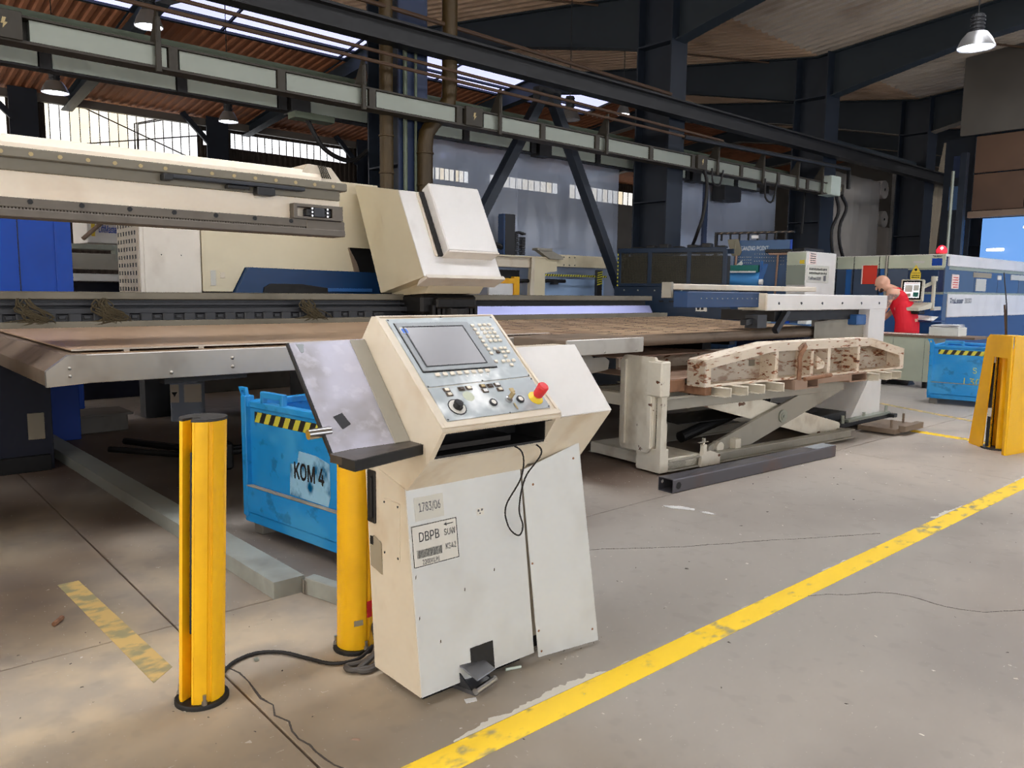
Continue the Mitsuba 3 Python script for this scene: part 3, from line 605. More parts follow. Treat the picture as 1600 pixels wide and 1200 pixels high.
# transverse guide with rails and drag chain
pm.a('guide_beam', box(-1.5, 5.2, 7.42, 7.8, 1.07, 1.29), 'rail_dark')
pm.a('guide_rail', box(-1.5, 9.25, 7.36, 7.56, 1.285, 1.352, .008), 'rail_grey')
pm.a('guide_rail', box(-1.5, 5.0, 7.33, 7.4, 1.235, 1.262, .004), 'rail_dark')
pm.a('guide_rail', box(-1.5, 5.0, 7.28, 7.42, 1.165, 1.215, .006), 'rail_dark')
pm.a('guide_foot', box(-1.5, 9.42, 7.20, 7.7, 1.045, 1.108, .006), 'rail_grey')
pm.a('cover_strip', prism_x([(7.34, 1.108), (7.40, 1.212), (7.5, 1.212), (7.5, 1.108)], 5.72, 9.24), 'lilac_steel', label='lilac grey cover strip of the guide')
pm.a('dark_gap', box(5.2, 9.2, 7.45, 7.8, 1.09, 1.29), 'black')
ch = pm.a('drag_chain', box(-1.5, 4.55, 7.27, 7.34, 1.095, 1.16, .004), 'chain_dark')
for i in range(30):
    x = -1.1 + i * .186
    pm.a('link', cat(box(x, x + .10, 7.245, 7.275, 1.10, 1.175, .01), box(x + .115, x + .165, 7.25, 7.28, 1.125, 1.155, .004)), 'rail_dark', parent=ch)
# C frame: tan cladding over a blue base
pm.a('frame_panel', prism_y([(2.95, 1.36), (3.26, 1.36), (3.40, 1.62), (4.72, 1.60), (4.64, 1.885), (5.05, 1.885), (5.05, 2.63), (4.35, 2.63), (2.95, 2.45)], 8.2, 8.24), 'tan')
pm.a('frame_body', prism_y([(2.97, .5), (5.6, .5), (5.6, 1.2), (5.3, 1.7), (5.3, 2.60), (4.4, 2.6), (2.97, 2.42)], 8.26, 9.3), 'black')
pm.a('frame_base', prism_y([(3.24, 1.30), (3.41, 1.62), (5.02, 1.60), (5.02, 1.30)], 8.12, 8.22), 'frame_blue')
pm.a('base_opening', prism_y([(3.55, 1.30), (3.57, 1.41), (3.64, 1.45), (4.0, 1.45), (4.32, 1.41), (4.32, 1.30)], 8.10, 8.125), 'black')
pm.a('base_recess', box(4.32, 4.9, 8.09, 8.12, 1.37, 1.41), 'machine_blue')
pm.a('frame_plate', box(3.03, 3.085, 8.19, 8.2, 1.42, 1.58, .002), 'label_grey')
pm.a('frame_plate', box(3.13, 3.18, 8.19, 8.2, 1.50, 1.56, .002), 'cream')
pm.a('slot_guard', prism_y([(4.64, 1.885), (4.72, 1.60), (4.78, 1.60), (4.74, 1.72), (4.69, 1.8)], 8.17, 8.2), 'steel_dusty')
# punching head cover
A_, B_, C_, D_ = (7.58, 1.36), (6.74, 1.54), (7.22, 2.46), (8.13, 2.60)
hd = pm.a('head_cover', prism_x(Polygon([A_, B_, C_, D_]).buffer(-.02).buffer(.02, quad_segs=3), 4.70, 5.76), 'tan')
sv = np.array([0, C_[0] - B_[0], C_[1] - B_[1]]); HL = np.linalg.norm(sv); sv /= HL
hn = np.cross((1, 0, 0), sv)  # outward: towards the aisle and upwards
def on_head(m): return mapped(m, (4.70, B_[0], B_[1]), (1, 0, 0), sv, hn)
pm.a('head_face', on_head(box(.0, 1.06, .0, HL, -.004, .012, .004)), 'white_cool', parent=hd)
pm.a('front_hood', on_head(box(.30, 1.0, .235, HL + .03, .012, .16, .014)), 'white_cool', parent=hd, label='raised front hood of the punching head')
pm.a('hood_gap', on_head(box(.245, .302, .24, HL - .02, .008, .05, 0)), 'black', parent=hd)
pm.a('gap_strip', on_head(box(.215, .245, .24, HL - .02, .010, .03, .002)), 'cream', parent=hd)
pm.a('hood_front', on_head(box(.30, 1.0, .222, .236, .012, .158, .002)), 'offwhite', parent=hd)
pm.a('head_rim', prism_x([(6.70, 1.53), (6.735, 1.565), (6.86, 1.50), (6.90, 1.44)], 4.72, 5.79), 'offwhite', parent=hd)
pm.a('head_skirt', prism_x([(6.86, 1.47), (6.96, 1.365), (7.6, 1.33), (7.6, 1.5)], 4.86, 5.62), 'tan', parent=hd)
pm.a('lifting_stub', box(4.86, 4.9, 7.36, 7.4, 2.44, 2.48), 'rust', parent=hd)
tu = [box(4.85, 5.62, 7.0, 7.45, 1.14, 1.35, .03), box(5.0, 5.55, 6.92, 7.1, 1.2, 1.32, .02), cyl((5.3, 7.0, 1.06), (5.3, 7.0, 1.2), .16, 14)]
for i in range(9): tu.append(box(4.95 + i * .075, 4.99 + i * .075, 6.93 + .01 * (i % 3), 7.0, 1.10 + .02 * (i % 2), 1.24, .005))
pm.a('tool_turret', cat(*tu), 'black')
ms_ = Th('metal_sheet', 'thin brown metal sheet lying on the left half of the machine table', 'metal sheet'); ms_.a('sheet', box(.945, 4.4, 4.545, 6.95, 1.063, 1.071, .001), 'sheet_brown'); ms_.a('bright_edge', box(.945, 4.4, 4.540, 4.545, 1.0625, 1.0715, 0), 'sheet_edge')
ms_.a('support_pin', cat(*[box(x, x + .03, 4.55, 4.6, 1.05, 1.063, 0) for x in (1.2, 1.6, 2.3, 3.2)]), 'sheet_edge', kind='stuff')
# lint and dust clumps on the guide
rl = random.Random(21)
for i, (x, lab) in enumerate([(1.18, 'clump of dusty lint on the drag chain, leftmost one'), (1.75, 'clump of dusty lint on the drag chain, middle one'), (3.62, 'clump of dusty lint on the drag chain nearest the punching head')]):
    strands = []
    for k in range(22):
        p = np.array([x + rl.uniform(-.05, .05), 7.24, 1.28 + rl.uniform(-.03, .02)])
        strands.append(tube(smoothpath([p, p + (rl.uniform(-.05, .05), -.05, -.06), p + (rl.uniform(-.0, .2), -.04, -.14), p + (rl.uniform(-.12, .26), -.03, -.19)], 3), rl.uniform(.003, .009), 5))
    S('lint_clump', cat(*strands), 'lint', lab, 'lint', smooth=50)

# ================================================================ LOADER BEAM in front of the machine
lb = Th('loader_beam', 'long cream gantry beam with rack and guide rail above the machine table', 'gantry beam')
X0 = -1.2
lb.a('beam_body', box(X0, 2.56, 4.62, 5.0, 1.76, 2.06, .008), 'warm_white')
lb.a('top_tube', mapped(ext(Polygon([(4.60, 2.05), (4.60, 2.10), (4.64, 2.145), (4.72, 2.15), (4.95, 2.15), (4.95, 2.05)]), 2.42 - X0), (X0, 0, 0), (0, 1, 0), (0, 0, 1)), 'warm_white')
lb.a('guide_rail', box(X0, 2.585, 4.565, 4.66, 2.025, 2.075, .005), 'rail_grey')
lb.a('upper_web', box(X0, 2.55, 4.60, 4.63, 1.965, 2.03, .003), 'rail_grey', label='shaded green grey web under the guide rail')
for i in range(30):
    x = X0 + .1 + i * .128
    if x < 2.54: lb.a('rail_bolt', cyl((x, 4.562, 2.048), (x, 4.568, 2.048), .011, 8), 'brass')
rk = lb.a('gear_rack', box(X0, 2.36, 4.575, 4.62, 1.785, 1.832, .002), 'rack_brown')
tm = [box(X0 + i * .0152, X0 + i * .0152 + .0085, 4.577, 4.60, 1.775, 1.786, 0) for i in range(int((2.30 - X0) / .0152))]
lb.a('rack_teeth', cat(*tm), 'rack_brown', kind='stuff', parent=rk)
for i in range(16):
    x = X0 + .15 + i * .232
    if x < 2.5: lb.a('rack_bolt', cyl((x, 4.571, 1.815), (x, 4.578, 1.815), .013, 10), 'black')
lb.a('lower_rail', box(X0, 2.565, 4.56, 4.72, 1.735, 1.776, .004), 'rack_brown')
lb.a('end_plate', box(2.30, 2.566, 4.57, 4.62, 1.74, 1.83, .004), 'rack_brown')
eb = lb.a('stop_box', cat(box(2.21, 2.55, 4.56, 4.62, 1.905, 1.925), box(2.21, 2.55, 4.56, 4.62, 1.832, 1.848), box(2.21, 2.235, 4.56, 4.62, 1.84, 1.91), box(2.475, 2.55, 4.56, 4.62, 1.84, 1.91)), 'rack_brown', label='dark stop block at the beam end')
lb.a('buffer', box(2.30, 2.47, 4.57, 4.63, 1.85, 1.90, .006), 'steel_black', parent=eb)
lb.a('buffer_plate', box(2.345, 2.42, 4.555, 4.58, 1.848, 1.905, .004), 'rail_dark', parent=eb)
for x in (2.33, 2.435):
    for z in (1.855, 1.877, 1.899): lb.a('buffer_bolt', cyl((x, 4.55, z), (x, 4.575, z), .007, 8), 'chrome', parent=eb)
lb.a('end_bracket', prism_y([(2.28, 2.10), (2.34, 2.18), (2.50, 2.172), (2.60, 2.06), (2.50, 2.06), (2.3, 2.1)], 4.62, 4.95), 'cream')
lb.a('cable_loop', cat(*[tube(smoothpath([(2.40 + .012 * q, 4.60, 2.175), (2.41 + .012 * q, 4.59, 2.14), (2.43 + .014 * q, 4.60, 2.10)], 4), .004, 6) for q in range(5)]), 'strap_dark')
sb = lb.a('scale_bar', box(1.46, 2.28, 4.54, 4.60, 1.998, 2.02, .004), 'rail_dark')
lb.a('scale_clamp', cat(box(1.80, 1.93, 4.55, 4.6, 1.975, 1.995), box(1.97, 2.08, 4.53, 4.6, 1.95, 1.995), box(1.44, 1.49, 4.53, 4.6, 1.985, 2.02)), 'steel_black', parent=sb)
lb.a('added_shade_block', box(-2.6, .22, 3.3, 6.6, .0, 1.15, .01), 'cream'); lb.a('beam_post', box(-1.1, -.8, 4.6, 5.0, 1.15, 1.78, .004), 'cream')  # large block added out of view to shade the floor at left
# ================================================================ CONTROL CONSOLE
co = Th('control_console', 'cream operator console with a sloped key panel and dark screen, nearest machine in the aisle', 'control console')
KX0, KX1 = 1.42, 1.945
co.a('pedestal', prism_x([(2.05, .035), (2.144, .735), (2.40, .80), (2.345, .035)], KX0, KX1 - .01), 'cream_cool_lit')
co.a('pedestal_side', prism_x([(2.053, .035), (2.147, .737), (2.399, .80), (2.344, .035)], KX0 - .004, KX0), 'cream')
co.a('foot_frame', box(1.45, 1.90, 2.09, 2.32, 0, .035), 'black')
prof = [(1.945, .951), (1.938, .958), (1.938, .967), (2.33, 1.307), (2.352, 1.307), (2.44, 1.20), (2.41, .80), (2.144, .735), (2.01, .857)]
notch = [(2.20, .862), (2.20, .948)]
inner = prof + notch
hs = co.a('panel_housing', cat(prism_x(inner, KX0 + .02, KX1 - .02), prism_x(prof, KX0, KX0 + .02), prism_x(prof, KX1 - .02, KX1)), 'cream')
co.a('tray_recess', cat(box(KX0 + .02, KX1 - .02, 2.16, 2.195, .863, .947, 0), prism_x([(2.005, .860), (2.195, .864), (2.195, .872), (2.005, .868)], KX0 + .02, KX1 - .02)), 'black', parent=hs)
co.a('recess_lining', cat(box(KX1 - .024, KX1 - .0205, 2.0, 2.195, .868, .946, 0), box(KX0 + .0205, KX0 + .024, 2.0, 2.195, .868, .946, 0), box(KX0 + .02, KX1 - .02, 1.965, 2.195, .944, .9475, 0)), 'black', parent=hs)
co.a('drawer_front', box(KX0 + .03, KX0 + .37, 2.03, 2.18, .875, .90, .004), 'black_gloss', parent=hs)
co.a('neck_front', prism_x([(2.140, .731), (2.006, .853), (2.012, .859), (2.148, .737)], KX0, KX1), 'cream', parent=hs)
# sloped control panel: local u to the right, s down the slope, h outwards
ps = np.array([0, 1.938 - 2.33, .967 - 1.307]); ps /= np.linalg.norm(ps)
def pan(m): return mapped(m, (KX0, 2.33, 1.307), (1, 0, 0), ps, np.cross(ps, (1, 0, 0)))
up_ = co.a('control_panel', pan(prism_z([(.035, .018), (.513, .010), (.498, .330), (.035, .342)], .0, .004)), 'panel_steel')
lo_ = co.a('control_panel', pan(prism_z([(.035, .347), (.498, .335), (.492, .485), (.035, .490)], .0, .004)), 'panel_steel')
co.a('panel_edge', pan(cat(box(.0, .012, .0, .515, 0, .005, .001), box(.513, .525, .0, .515, 0, .005, .001), box(.012, .513, .0, .006, 0, .005, .001), box(.012, .513, .495, .517, 0, .006, .001))), 'cream', parent=hs)
bz = co.a('screen_bezel', pan(prism_z(rrect(.055, .372, .044, .275, .004), .004, .010)), 'bezel_grey', parent=up_)
co.a('bezel_gap', pan(prism_z(Polygon([(.052, .041), (.375, .041), (.375, .279), (.052, .279)]).difference(Polygon([(.055, .044), (.372, .044), (.372, .275), (.055, .275)])), .004, .0055)), 'black', parent=up_)
co.a('screen', pan(box(.078, .334, .068, .256, .0095, .0112, .001)), 'screen_reflecting', parent=up_)
co.a('screen_frame', pan(prism_z(Polygon([(.074, .064), (.338, .064), (.338, .258), (.074, .258)]).difference(Polygon([(.078, .068), (.334, .068), (.334, .256), (.078, .256)])), .010, .0125)), 'rail_dark', parent=up_)
co.a('logo_sticker', pan(box(.060, .088, .068, .097, .010, .0112, 0)), 'label_white', parent=up_)
co.a('logo_square', pan(box(.063, .086, .074, .096, .0112, .0118, 0)), 'logo_blue', parent=up_)
def keyp(u, s, w=.015, h=.0125, m='key_cream', parent=None, dep=.006): co.a('key', pan(box(u - w / 2, u + w / 2, s - h / 2, s + h / 2, .004, .004 + dep, .0018)), m, parent=parent or up_)
for i in range(8): keyp(.388, .062 + i * .021)
for r0 in range(5):
    for c0 in range(3): keyp(.424 + c0 * .0235, .060 + r0 * .0213)
for (u, s) in [(.420, .187), (.448, .186), (.469, .186), (.448, .205), (.471, .205), (.445, .227), (.385, .250), (.420, .251), (.443, .251), (.469, .250), (.446, .272)]: keyp(u, s)
keyp(.424, .204, m='key_dark')
for i in range(8): keyp(.103 + i * .0309, .293 - i * .0004, .018, .015)
for i in range(4): co.a('arrow_mark', pan(prism_z([(.215 + i * .0309, .304), (.227 + i * .0309, .304), (.221 + i * .0309, .313)], .004, .0046)), 'white', parent=up_)
for (u, s, m) in [(.102, .362, 'key_cream'), (.103, .382, 'key_cream'), (.163, .363, 'key_dark'), (.195, .362, 'key_cream'), (.257, .360, 'brass'), (.255, .381, 'white'), (.289, .361, 'key_dark'), (.322, .359, 'white'), (.322, .381, 'key_cream')]:
    k = co.a('button', pan(box(u - .013, u + .013, s - .0085, s + .0085, .004, .007, .001)), 'key_dark', parent=lo_)
    co.a('button_cap', pan(box(u - .008, u + .008, s - .006, s + .006, .007, .010, .001)), m, parent=lo_)
def panel_lathe(prof_, u, s, n=20): return pan(lathe(prof_, (u, s, 0), n))
co.a('dial_scale', panel_lathe([(0, .004), (.034, .004), (.034, .0052), (0, .0052)], .103, .438, 28), 'rail_dark', parent=lo_)
co.a('dial_plate', panel_lathe([(0, .005), (.030, .005), (.030, .006), (0, .006)], .103, .438, 28), 'label_white', parent=lo_)
co.a('dial_knob', cat(panel_lathe([(0, .006), (.016, .006), (.014, .026), (0, .027)], .103, .438, 12), pan(box(.096, .110, .418, .458, .006, .024, .003))), 'black', parent=lo_)
co.a('round_sticker', panel_lathe([(0, .004), (.022, .004), (.022, .0046), (0, .0046)], .174, .397, 24), 'sage', parent=lo_)
for u, s in ((.256, .437), (.379, .436)):
    co.a('push_button_ring', panel_lathe([(.009, .004), (.015, .004), (.015, .010), (.011, .0115), (.009, .010)], u, s), 'rail_dark', parent=lo_)
    co.a('push_button', panel_lathe([(0, .004), (.0105, .004), (.0105, .0105), (0, .011)], u, s), 'label_white', parent=lo_)
co.a('key_switch', panel_lathe([(0, .004), (.014, .004), (.013, .014), (.008, .016), (.008, .020), (0, .020)], .328, .432), 'chrome', parent=lo_)
co.a('switch_key', pan(cat(box(.324, .332, .424, .440, .018, .045, .001), box(.319, .338, .412, .430, .040, .046, .002), box(.337, .343, .45, .478, .006, .009, .001))), 'brass', parent=lo_)
es = co.a('emergency_stop', panel_lathe([(0, .018), (.0145, .018), (.0185, .024), (.0205, .064), (.0165, .070), (0, .071)], .452, .437, 26), 'red', smooth=35, label='red mushroom emergency stop button')
co.a('stop_ring', panel_lathe([(0, .004), (.029, .004), (.029, .007), (.013, .012), (.013, .020), (0, .020)], .452, .437, 28), 'estop_yellow', parent=es)
for (u, s) in [(.040, .024), (.505, .018), (.040, .340), (.494, .328), (.494, .345), (.040, .484), (.27, .012), (.272, .333), (.487, .480), (.30, .487)]: co.a('panel_screw', panel_lathe([(0, .004), (.0035, .004), (.002, .006), (0, .006)], u, s, 8), 'rail_dark', parent=up_)
# pedestal details
fn_ = np.array([0, 2.144 - 2.05, .735 - .035]); fn_ /= np.linalg.norm(fn_)
def ped(m): return mapped(m, (KX0, 2.05, .035), (1, 0, 0), fn_)
def ptext(s, h, u, v, w=None, bold=False, m='text_grey'): return co.a('lettering', ped(mapped(meshkit.text_mesh(s, h, .0008, bold) if w is None else (lambda q: (q.vertices.__setitem__((slice(None), 0), q.vertices[:, 0] * w / q.vertices[:, 0].max()), q)[1])(meshkit.text_mesh(s, h, .0008, bold)), (u, v, .0022), (1, 0, 0), (0, 1, 0))), m)
co.a('label_strip', ped(box(.028, .148, .592, .672, 0, .002, 0)), 'label_grey')
ptext('1783/06', .030, .042, .622, .092)
al = co.a('asset_label', ped(box(.008, .198, .437, .578, 0, .002, .0005)), 'label_white')
co.a('label_border', ped(prism_z(Polygon([(.008, .437), (.198, .437), (.198, .578), (.008, .578)]).difference(Polygon([(.0105, .4395), (.1955, .4395), (.1955, .5755), (.0105, .5755)])), .002, .0026)), 'text_black', parent=al)
ptext('DBPB', .032, .034, .521, .086, m='text_black')
ptext('SUW', .022, .140, .524, .050, m='text_black')
ptext('KS42', .020, .142, .475, .046, m='text_black')
ptext('22000190', .016, .042, .443, .072, m='text_black')
co.a('arrow_mark', ped(cat(box(.150, .182, .5605, .5635, .002, .0027, 0), prism_z([(.142, .562), (.154, .568), (.154, .556)], .002, .0027))), 'text_black', parent=al)
rb = random.Random(4); bars = []; u = .024
while u < .126:
    w = rb.choice([.0012, .0012, .002, .003]); bars.append(box(u, u + w, .466, .494, .002, .0027, 0)); u += w + rb.choice([.0012, .002])
co.a('bar_code', ped(cat(*bars)), 'text_black', parent=al, kind='stuff')
co.a('small_sticker', ped(box(.292, .324, .565, .590, 0, .0015, 0)), 'label_white')
co.a('sticker_print', ped(cat(box(.296, .304, .578, .586, .0015, .002, 0), box(.312, .320, .580, .587, .0015, .002, 0), box(.303, .309, .569, .574, .0015, .002, 0))), 'text_grey')
co.a('side_handle', cat(box(1.408, 1.418, 2.325, 2.375, .575, .765, .004), box(1.400, 1.412, 2.335, 2.345, .595, .745, .004)), 'black', label='black torn recessed grip on the left side')
co.a('inspection_plate', prism_x(rrect(2.17, 2.275, .475, .68, .008), 1.412, 1.4165), 'cream')
for y, z in ((2.18, .487), (2.265, .487), (2.18, .668), (2.265, .668)): co.a('plate_screw', cyl((1.410, y, z), (1.413, y, z), .004, 8), 'rail_dark')
co.a('type_plate', prism_x([(2.285, .40), (2.36, .415), (2.365, .52), (2.34, .53), (2.29, .515)], 1.412, 1.4155), 'label_tan')
co.a('plate_mark', box(1.4105, 1.413, 2.34, 2.36, .495, .525, 0), 'black')
co.a('pedal_opening', ped(box(.215, .318, .0, .105, .0005, .003, 0)), 'black')
for (u, v) in [(.01, .40), (.012, .26), (.35, .35), (.09, .16), (.21, .31)]: co.a('paint_chip', ped(prism_z(Polygon([(u, v), (u + .004, v + .002), (u + .005, v + .012), (u + .001, v + .010)]), .0004, .001)), 'key_dark')
co.a('cable', tube(smoothpath([(1.775, 2.05, .868), (1.80, 1.985, .84), (1.83, 2.02, .74), (1.815, 2.085, .62), (1.83, 2.085, .54), (1.875, 2.08, .50), (1.90, 2.085, .53), (1.885, 2.09, .60), (1.885, 2.06, .72), (1.895, 1.985, .83), (1.88, 2.06, .868)], 8), .003, 8), 'rubber', smooth=40, label='black cable looping from the tray down the pedestal')
# steel desk board left of the console
de = Th('side_desk', 'sloped bare steel desk board with a dark ledge fixed left of the console', 'desk board')
dsv = np.array([0, 2.123 - 2.407, .906 - 1.225]); DL = np.linalg.norm(dsv); dsv /= DL
def dsk(m): return mapped(m, (1.135, 2.40, 1.222), (1, 0, 0), dsv, np.cross(dsv, (1, 0, 0)))
de.a('board', dsk(prism_z([(.0, .0), (.283, -.006), (.283, DL + .0), (-.002, DL + .014)], -.012, .0)), 'desk_steel')
de.a('board_edge', dsk(box(-.006, .001, 0, DL + .012, -.014, .001, .001)), 'black')
de.a('side_cheek', dsk(box(.225, .283, .0, DL, .0, .006, .001)), 'cart_grey', label='grey strip along the console')
de.a('peg', cyl((1.085, 2.175, .955), (1.16, 2.175, .958), .016, 14), 'chrome', smooth=40)
de.a('ledge', prism_z(Polygon([(1.113, 2.095), (1.127, 1.968), (1.445, 2.055), (1.452, 2.172), (1.42, 2.175)]).buffer(-.008).buffer(.008, quad_segs=3), .880, .905), 'ledge_steel')
de.a('ledge_lip', prism_z([(1.119, 2.05), (1.124, 1.962), (1.449, 2.050), (1.447, 2.06), (1.132, 1.975)], .872, .904), 'black')
de.a('tape_rest', dsk(prism_z([(.05, .30), (.085, .29), (.10, .335), (.065, .35)], 0, .0012)), 'rail_dark')
de.a('tape_rest', dsk(prism_z([(.022, .006), (.050, .008), (.040, .04), (.03, .045)], 0, .0012)), 'bezel_grey')
# companion cabinet right of the console with a loose hanging front sheet
cc = Th('side_cabinet', 'cream cabinet with a sloped white lid and loose hanging front sheet right of the console', 'cabinet')
cc.a('lid_housing', prism_x([(2.005, .938), (2.215, 1.183), (2.33, 1.183), (2.38, .80), (2.16, .74)], 1.95, 2.285), 'cream')
ls = np.array([0, 2.215 - 2.005, 1.183 - .938]); LL = np.linalg.norm(ls); ls /= LL
cc.a('lid', mapped(box(0, .335, 0, LL, 0, .006, .002), (1.95, 2.003, .94), (1, 0, 0), ls), 'white_cool')
cc.a('body', prism_x([(2.12, .06), (2.165, .73), (2.37, .78), (2.34, .06)], 1.96, 2.24), 'cream')
cc.a('skid', box(1.99, 2.22, 2.14, 2.32, 0, .06), 'black')
fs = cc.a('front_sheet', mapped(ext([(.010, 0), (.300, .0), (.278, .80), (.0, .72)], .004), (1.945, 2.050, .012), (.988, -.155, 0), (0, .135, .99)), 'cream_cool_lit', label='loose dented front sheet hanging askew')
for u, v in ((.025, .02), (.275, .05), (.02, .10), (.045, .66), (.245, .74), (.015, .36)): cc.a('sheet_screw', mapped(lathe([(0, 0), (.005, 0), (.003, .003), (0, .003)], (u, v, .004), 8), (1.945, 2.050, .012), (.988, -.155, 0), (0, .135, .99)), 'rust', parent=fs)
# foot switch
fp_ = Th('foot_pedal', 'steel foot pedal standing on the floor in the opening of the console', 'foot pedal')
ff = Frame((1.655, 1.995), 14)
fp_.fr = ff
fp_.a('base', prism_x([(0, .012), (.01, .0), (.17, .0), (.17, .07), (.14, .07)], -.05, .05), 'pedal_steel')
fp_.a('pedal_plate', mapped(box(-.054, .054, 0, .16, 0, .006, .002), (0, .0, .058), (1, 0, 0), (0, .93, .36)), 'pedal_steel')
fp_.a('toe_bar', cyl((-.058, .004, .022), (.058, .004, .022), .012, 10), 'chrome')
fp_.a('side_guard', cat(prism_x([(.02, .02), (.16, .02), (.16, .11), (.10, .09)], -.058, -.053), prism_x([(.02, .02), (.16, .02), (.16, .11), (.10, .09)], .053, .058)), 'rail_dark')

# ================================================================ LIGHT BARRIER POSTS
def arc(cx_, cy_, r, a0, a1, n=14): return [(cx_ + r * math.cos(math.radians(a)), cy_ + r * math.sin(math.radians(a))) for a in np.linspace(a0, a1, n)]
def post(key, lab, o, ang, h=.972, slot=True, base=.088, m='guard_yellow', lean=(0, 0)):
    t = Th('barrier_post', lab, 'safety post'); t.fr = Frame(o, ang, 0, lean)
    R, r = .073, .059
    outer = arc(0, 0, R, 22, 338, 40); inn = arc(0, 0, r, 338, 22, 40)
    sh = Polygon(outer + inn)
    for a in (62, 298): # grooves along the extrusion
        gx, gy = R * math.cos(math.radians(a)), R * math.sin(math.radians(a)); sh = sh.difference(Polygon(arc(gx, gy, .009, 0, 330, 10)))
    sh = sh.union(Polygon([(.03, .020), (.0685, .020), (.0685, .029), (.045, .034)])).union(Polygon([(.03, -.029), (.0685, -.029), (.0685, -.020), (.03, -.020)]))
    sh = max(getattr(sh, 'geoms', [sh]), key=lambda g: g.area)
    t.a('housing', prism_z(sh.simplify(.0004), .014, h), m, smooth=25)
    t.a('cap', prism_z(Polygon(arc(0, 0, .0745, 14, 346, 30) + [(.03, -.02), (.02, .0), (.03, .02)]), h, h + .008), 'rail_dark')
    t.a('base_plate', lathe([(0, 0), (base, 0), (base, .012), (base - .003, .016), (0, .016)], n=36), 'black', smooth=40)
    for a in (50, 170, 290): t.a('anchor_bolt', cat(cyl((base * .88 * math.cos(math.radians(a)), base * .88 * math.sin(math.radians(a)), .014), (base * .88 * math.cos(math.radians(a)), base * .88 * math.sin(math.radians(a)), .05), .006, 8), cyl((base * .88 * math.cos(math.radians(a)), base * .88 * math.sin(math.radians(a)), .016), (base * .88 * math.cos(math.radians(a)), base * .88 * math.sin(math.radians(a)), .028), .010, 6)), 'bolt_steel')
    t.a('slot_back', box(-.035, .008, -.04, .04, .02, h - .01, .002), m)
    if slot:
        mm = t.a('mirror_strip', box(.030, .066, .007, .0175, .26, h - .10, .002), 'steel_black')
        t.a('mirror_clip', cat(box(.012, .030, -.012, .012, .24, .27), box(.012, .034, -.012, .012, h - .14, h - .10), box(.012, .03, -.01, .01, .58, .60)), 'black', parent=mm)
    return t
post('a', 'yellow light barrier post standing alone on the floor, left of the console', (.878, 2.585), 206, lean=(.030, -.026))
p2 = post('b', 'yellow light barrier post half hidden behind the left edge of the console', (1.482, 2.595), 340, .92, lean=(.010, -.009))
p2.fr = None
p2.a('red_sticker', mapped(box(-.012, .012, 0, .065, 0, .001, 0), (1.500, 2.521, .14), (.95, .1, 0), (0, 0, 1)), 'red')
p2.a('grey_sticker', mapped(box(-.018, .018, 0, .022, 0, .001, 0), (1.455, 2.5255, .115), (.97, -.2, 0), (0, 0, 1)), 'label_tan')
S('cable', tube(smoothpath([(.955, 2.63, .02), (.99, 2.69, .012), (1.058, 2.755, .009), (1.15, 2.772, .009), (1.229, 2.715, .009), (1.28, 2.61, .009), (1.332, 2.51, .009), (1.42, 2.475, .012), (1.50, 2.50, .03)], 8), .007, 8), 'rubber', 'thin dark cable snaking on the floor between the two yellow posts', 'cable', smooth=40)
S('cable', cat(tube(smoothpath([(1.53, 2.56, .12), (1.50, 2.47, .05), (1.44, 2.43, .02), (1.36, 2.45, .013), (1.36, 2.41, .013), (1.42, 2.385, .013), (1.47, 2.40, .014)], 8), .011, 8), tube(smoothpath([(1.53, 2.50, .20), (1.51, 2.46, .08), (1.46, 2.43, .03), (1.38, 2.40, .013), (1.41, 2.37, .013), (1.48, 2.39, .02)], 8), .011, 8)), 'cable_grey', 'coiled grey cables at the foot of the post beside the console', 'cable', smooth=40)

# yellow guard round a third post
gd = Th('post_guard', 'tapered yellow sheet steel guard with a tall slot at the far right', 'post guard')
L0, L1, R1 = np.array([8.20, 2.62]), np.array([7.79, 2.20]), np.array([8.30, 2.10])
du = (L1 - L0) / np.linalg.norm(L1 - L0); Lw = np.linalg.norm(L1 - L0)
lp = Polygon([(0, 0), (Lw, 0), (Lw - .03, 1.06), (.22, 1.06), (.17, 1.02)]).difference(Polygon([(.23, 0), (.555, 0), (.525, .86), (.30, .86)]))
gd.a('slotted_plate', mapped(ext(lp, .010), (*L0, 0), (*du, 0), (0, 0, 1)), 'guard_orange')
dv = (R1 - L1) / np.linalg.norm(R1 - L1); Rw = np.linalg.norm(R1 - L1)
gd.a('side_plate', mapped(ext(Polygon([(0, 0), (Rw, 0), (.22, 1.055), (.20, 1.06), (-.0, 1.06)]), .010), (*L1, 0), (*dv, 0), (0, 0, 1)), 'guard_yellow')
gd.a('corner_bend', beam((L1[0], L1[1], .0), (L1[0] - .012, L1[1] + .012, 1.06), .016, .016, .004), 'guard_yellow')
gd.a('top_plate', prism_z([(8.02, 2.44), (7.80, 2.21), (8.02, 2.16), (8.08, 2.3)], 1.05, 1.06), 'guard_yellow')
p3 = Th('barrier_post', 'yellow light barrier post standing inside the tapered guard', 'safety post')
p3.fr = Frame((8.10, 2.36), 172)
p3.a('housing', prism_z(Polygon(arc(0, 0, .085, 20, 340, 30) + arc(0, 0, .07, 340, 20, 30)), .014, .93), 'guard_yellow', smooth=25)
p3.a('dark_slot', box(.03, .078, -.066, -.026, .02, .92), 'steel_black')
p3.a('reflector', box(.078, .082, -.062, -.03, .30, .38), 'label_grey'); p3.a('reflector', box(.078, .082, -.062, -.03, .80, .88), 'label_grey')
p3.a('base_plate', lathe([(0, 0), (.13, 0), (.13, .014), (0, .014)], n=32), 'rail_dark')
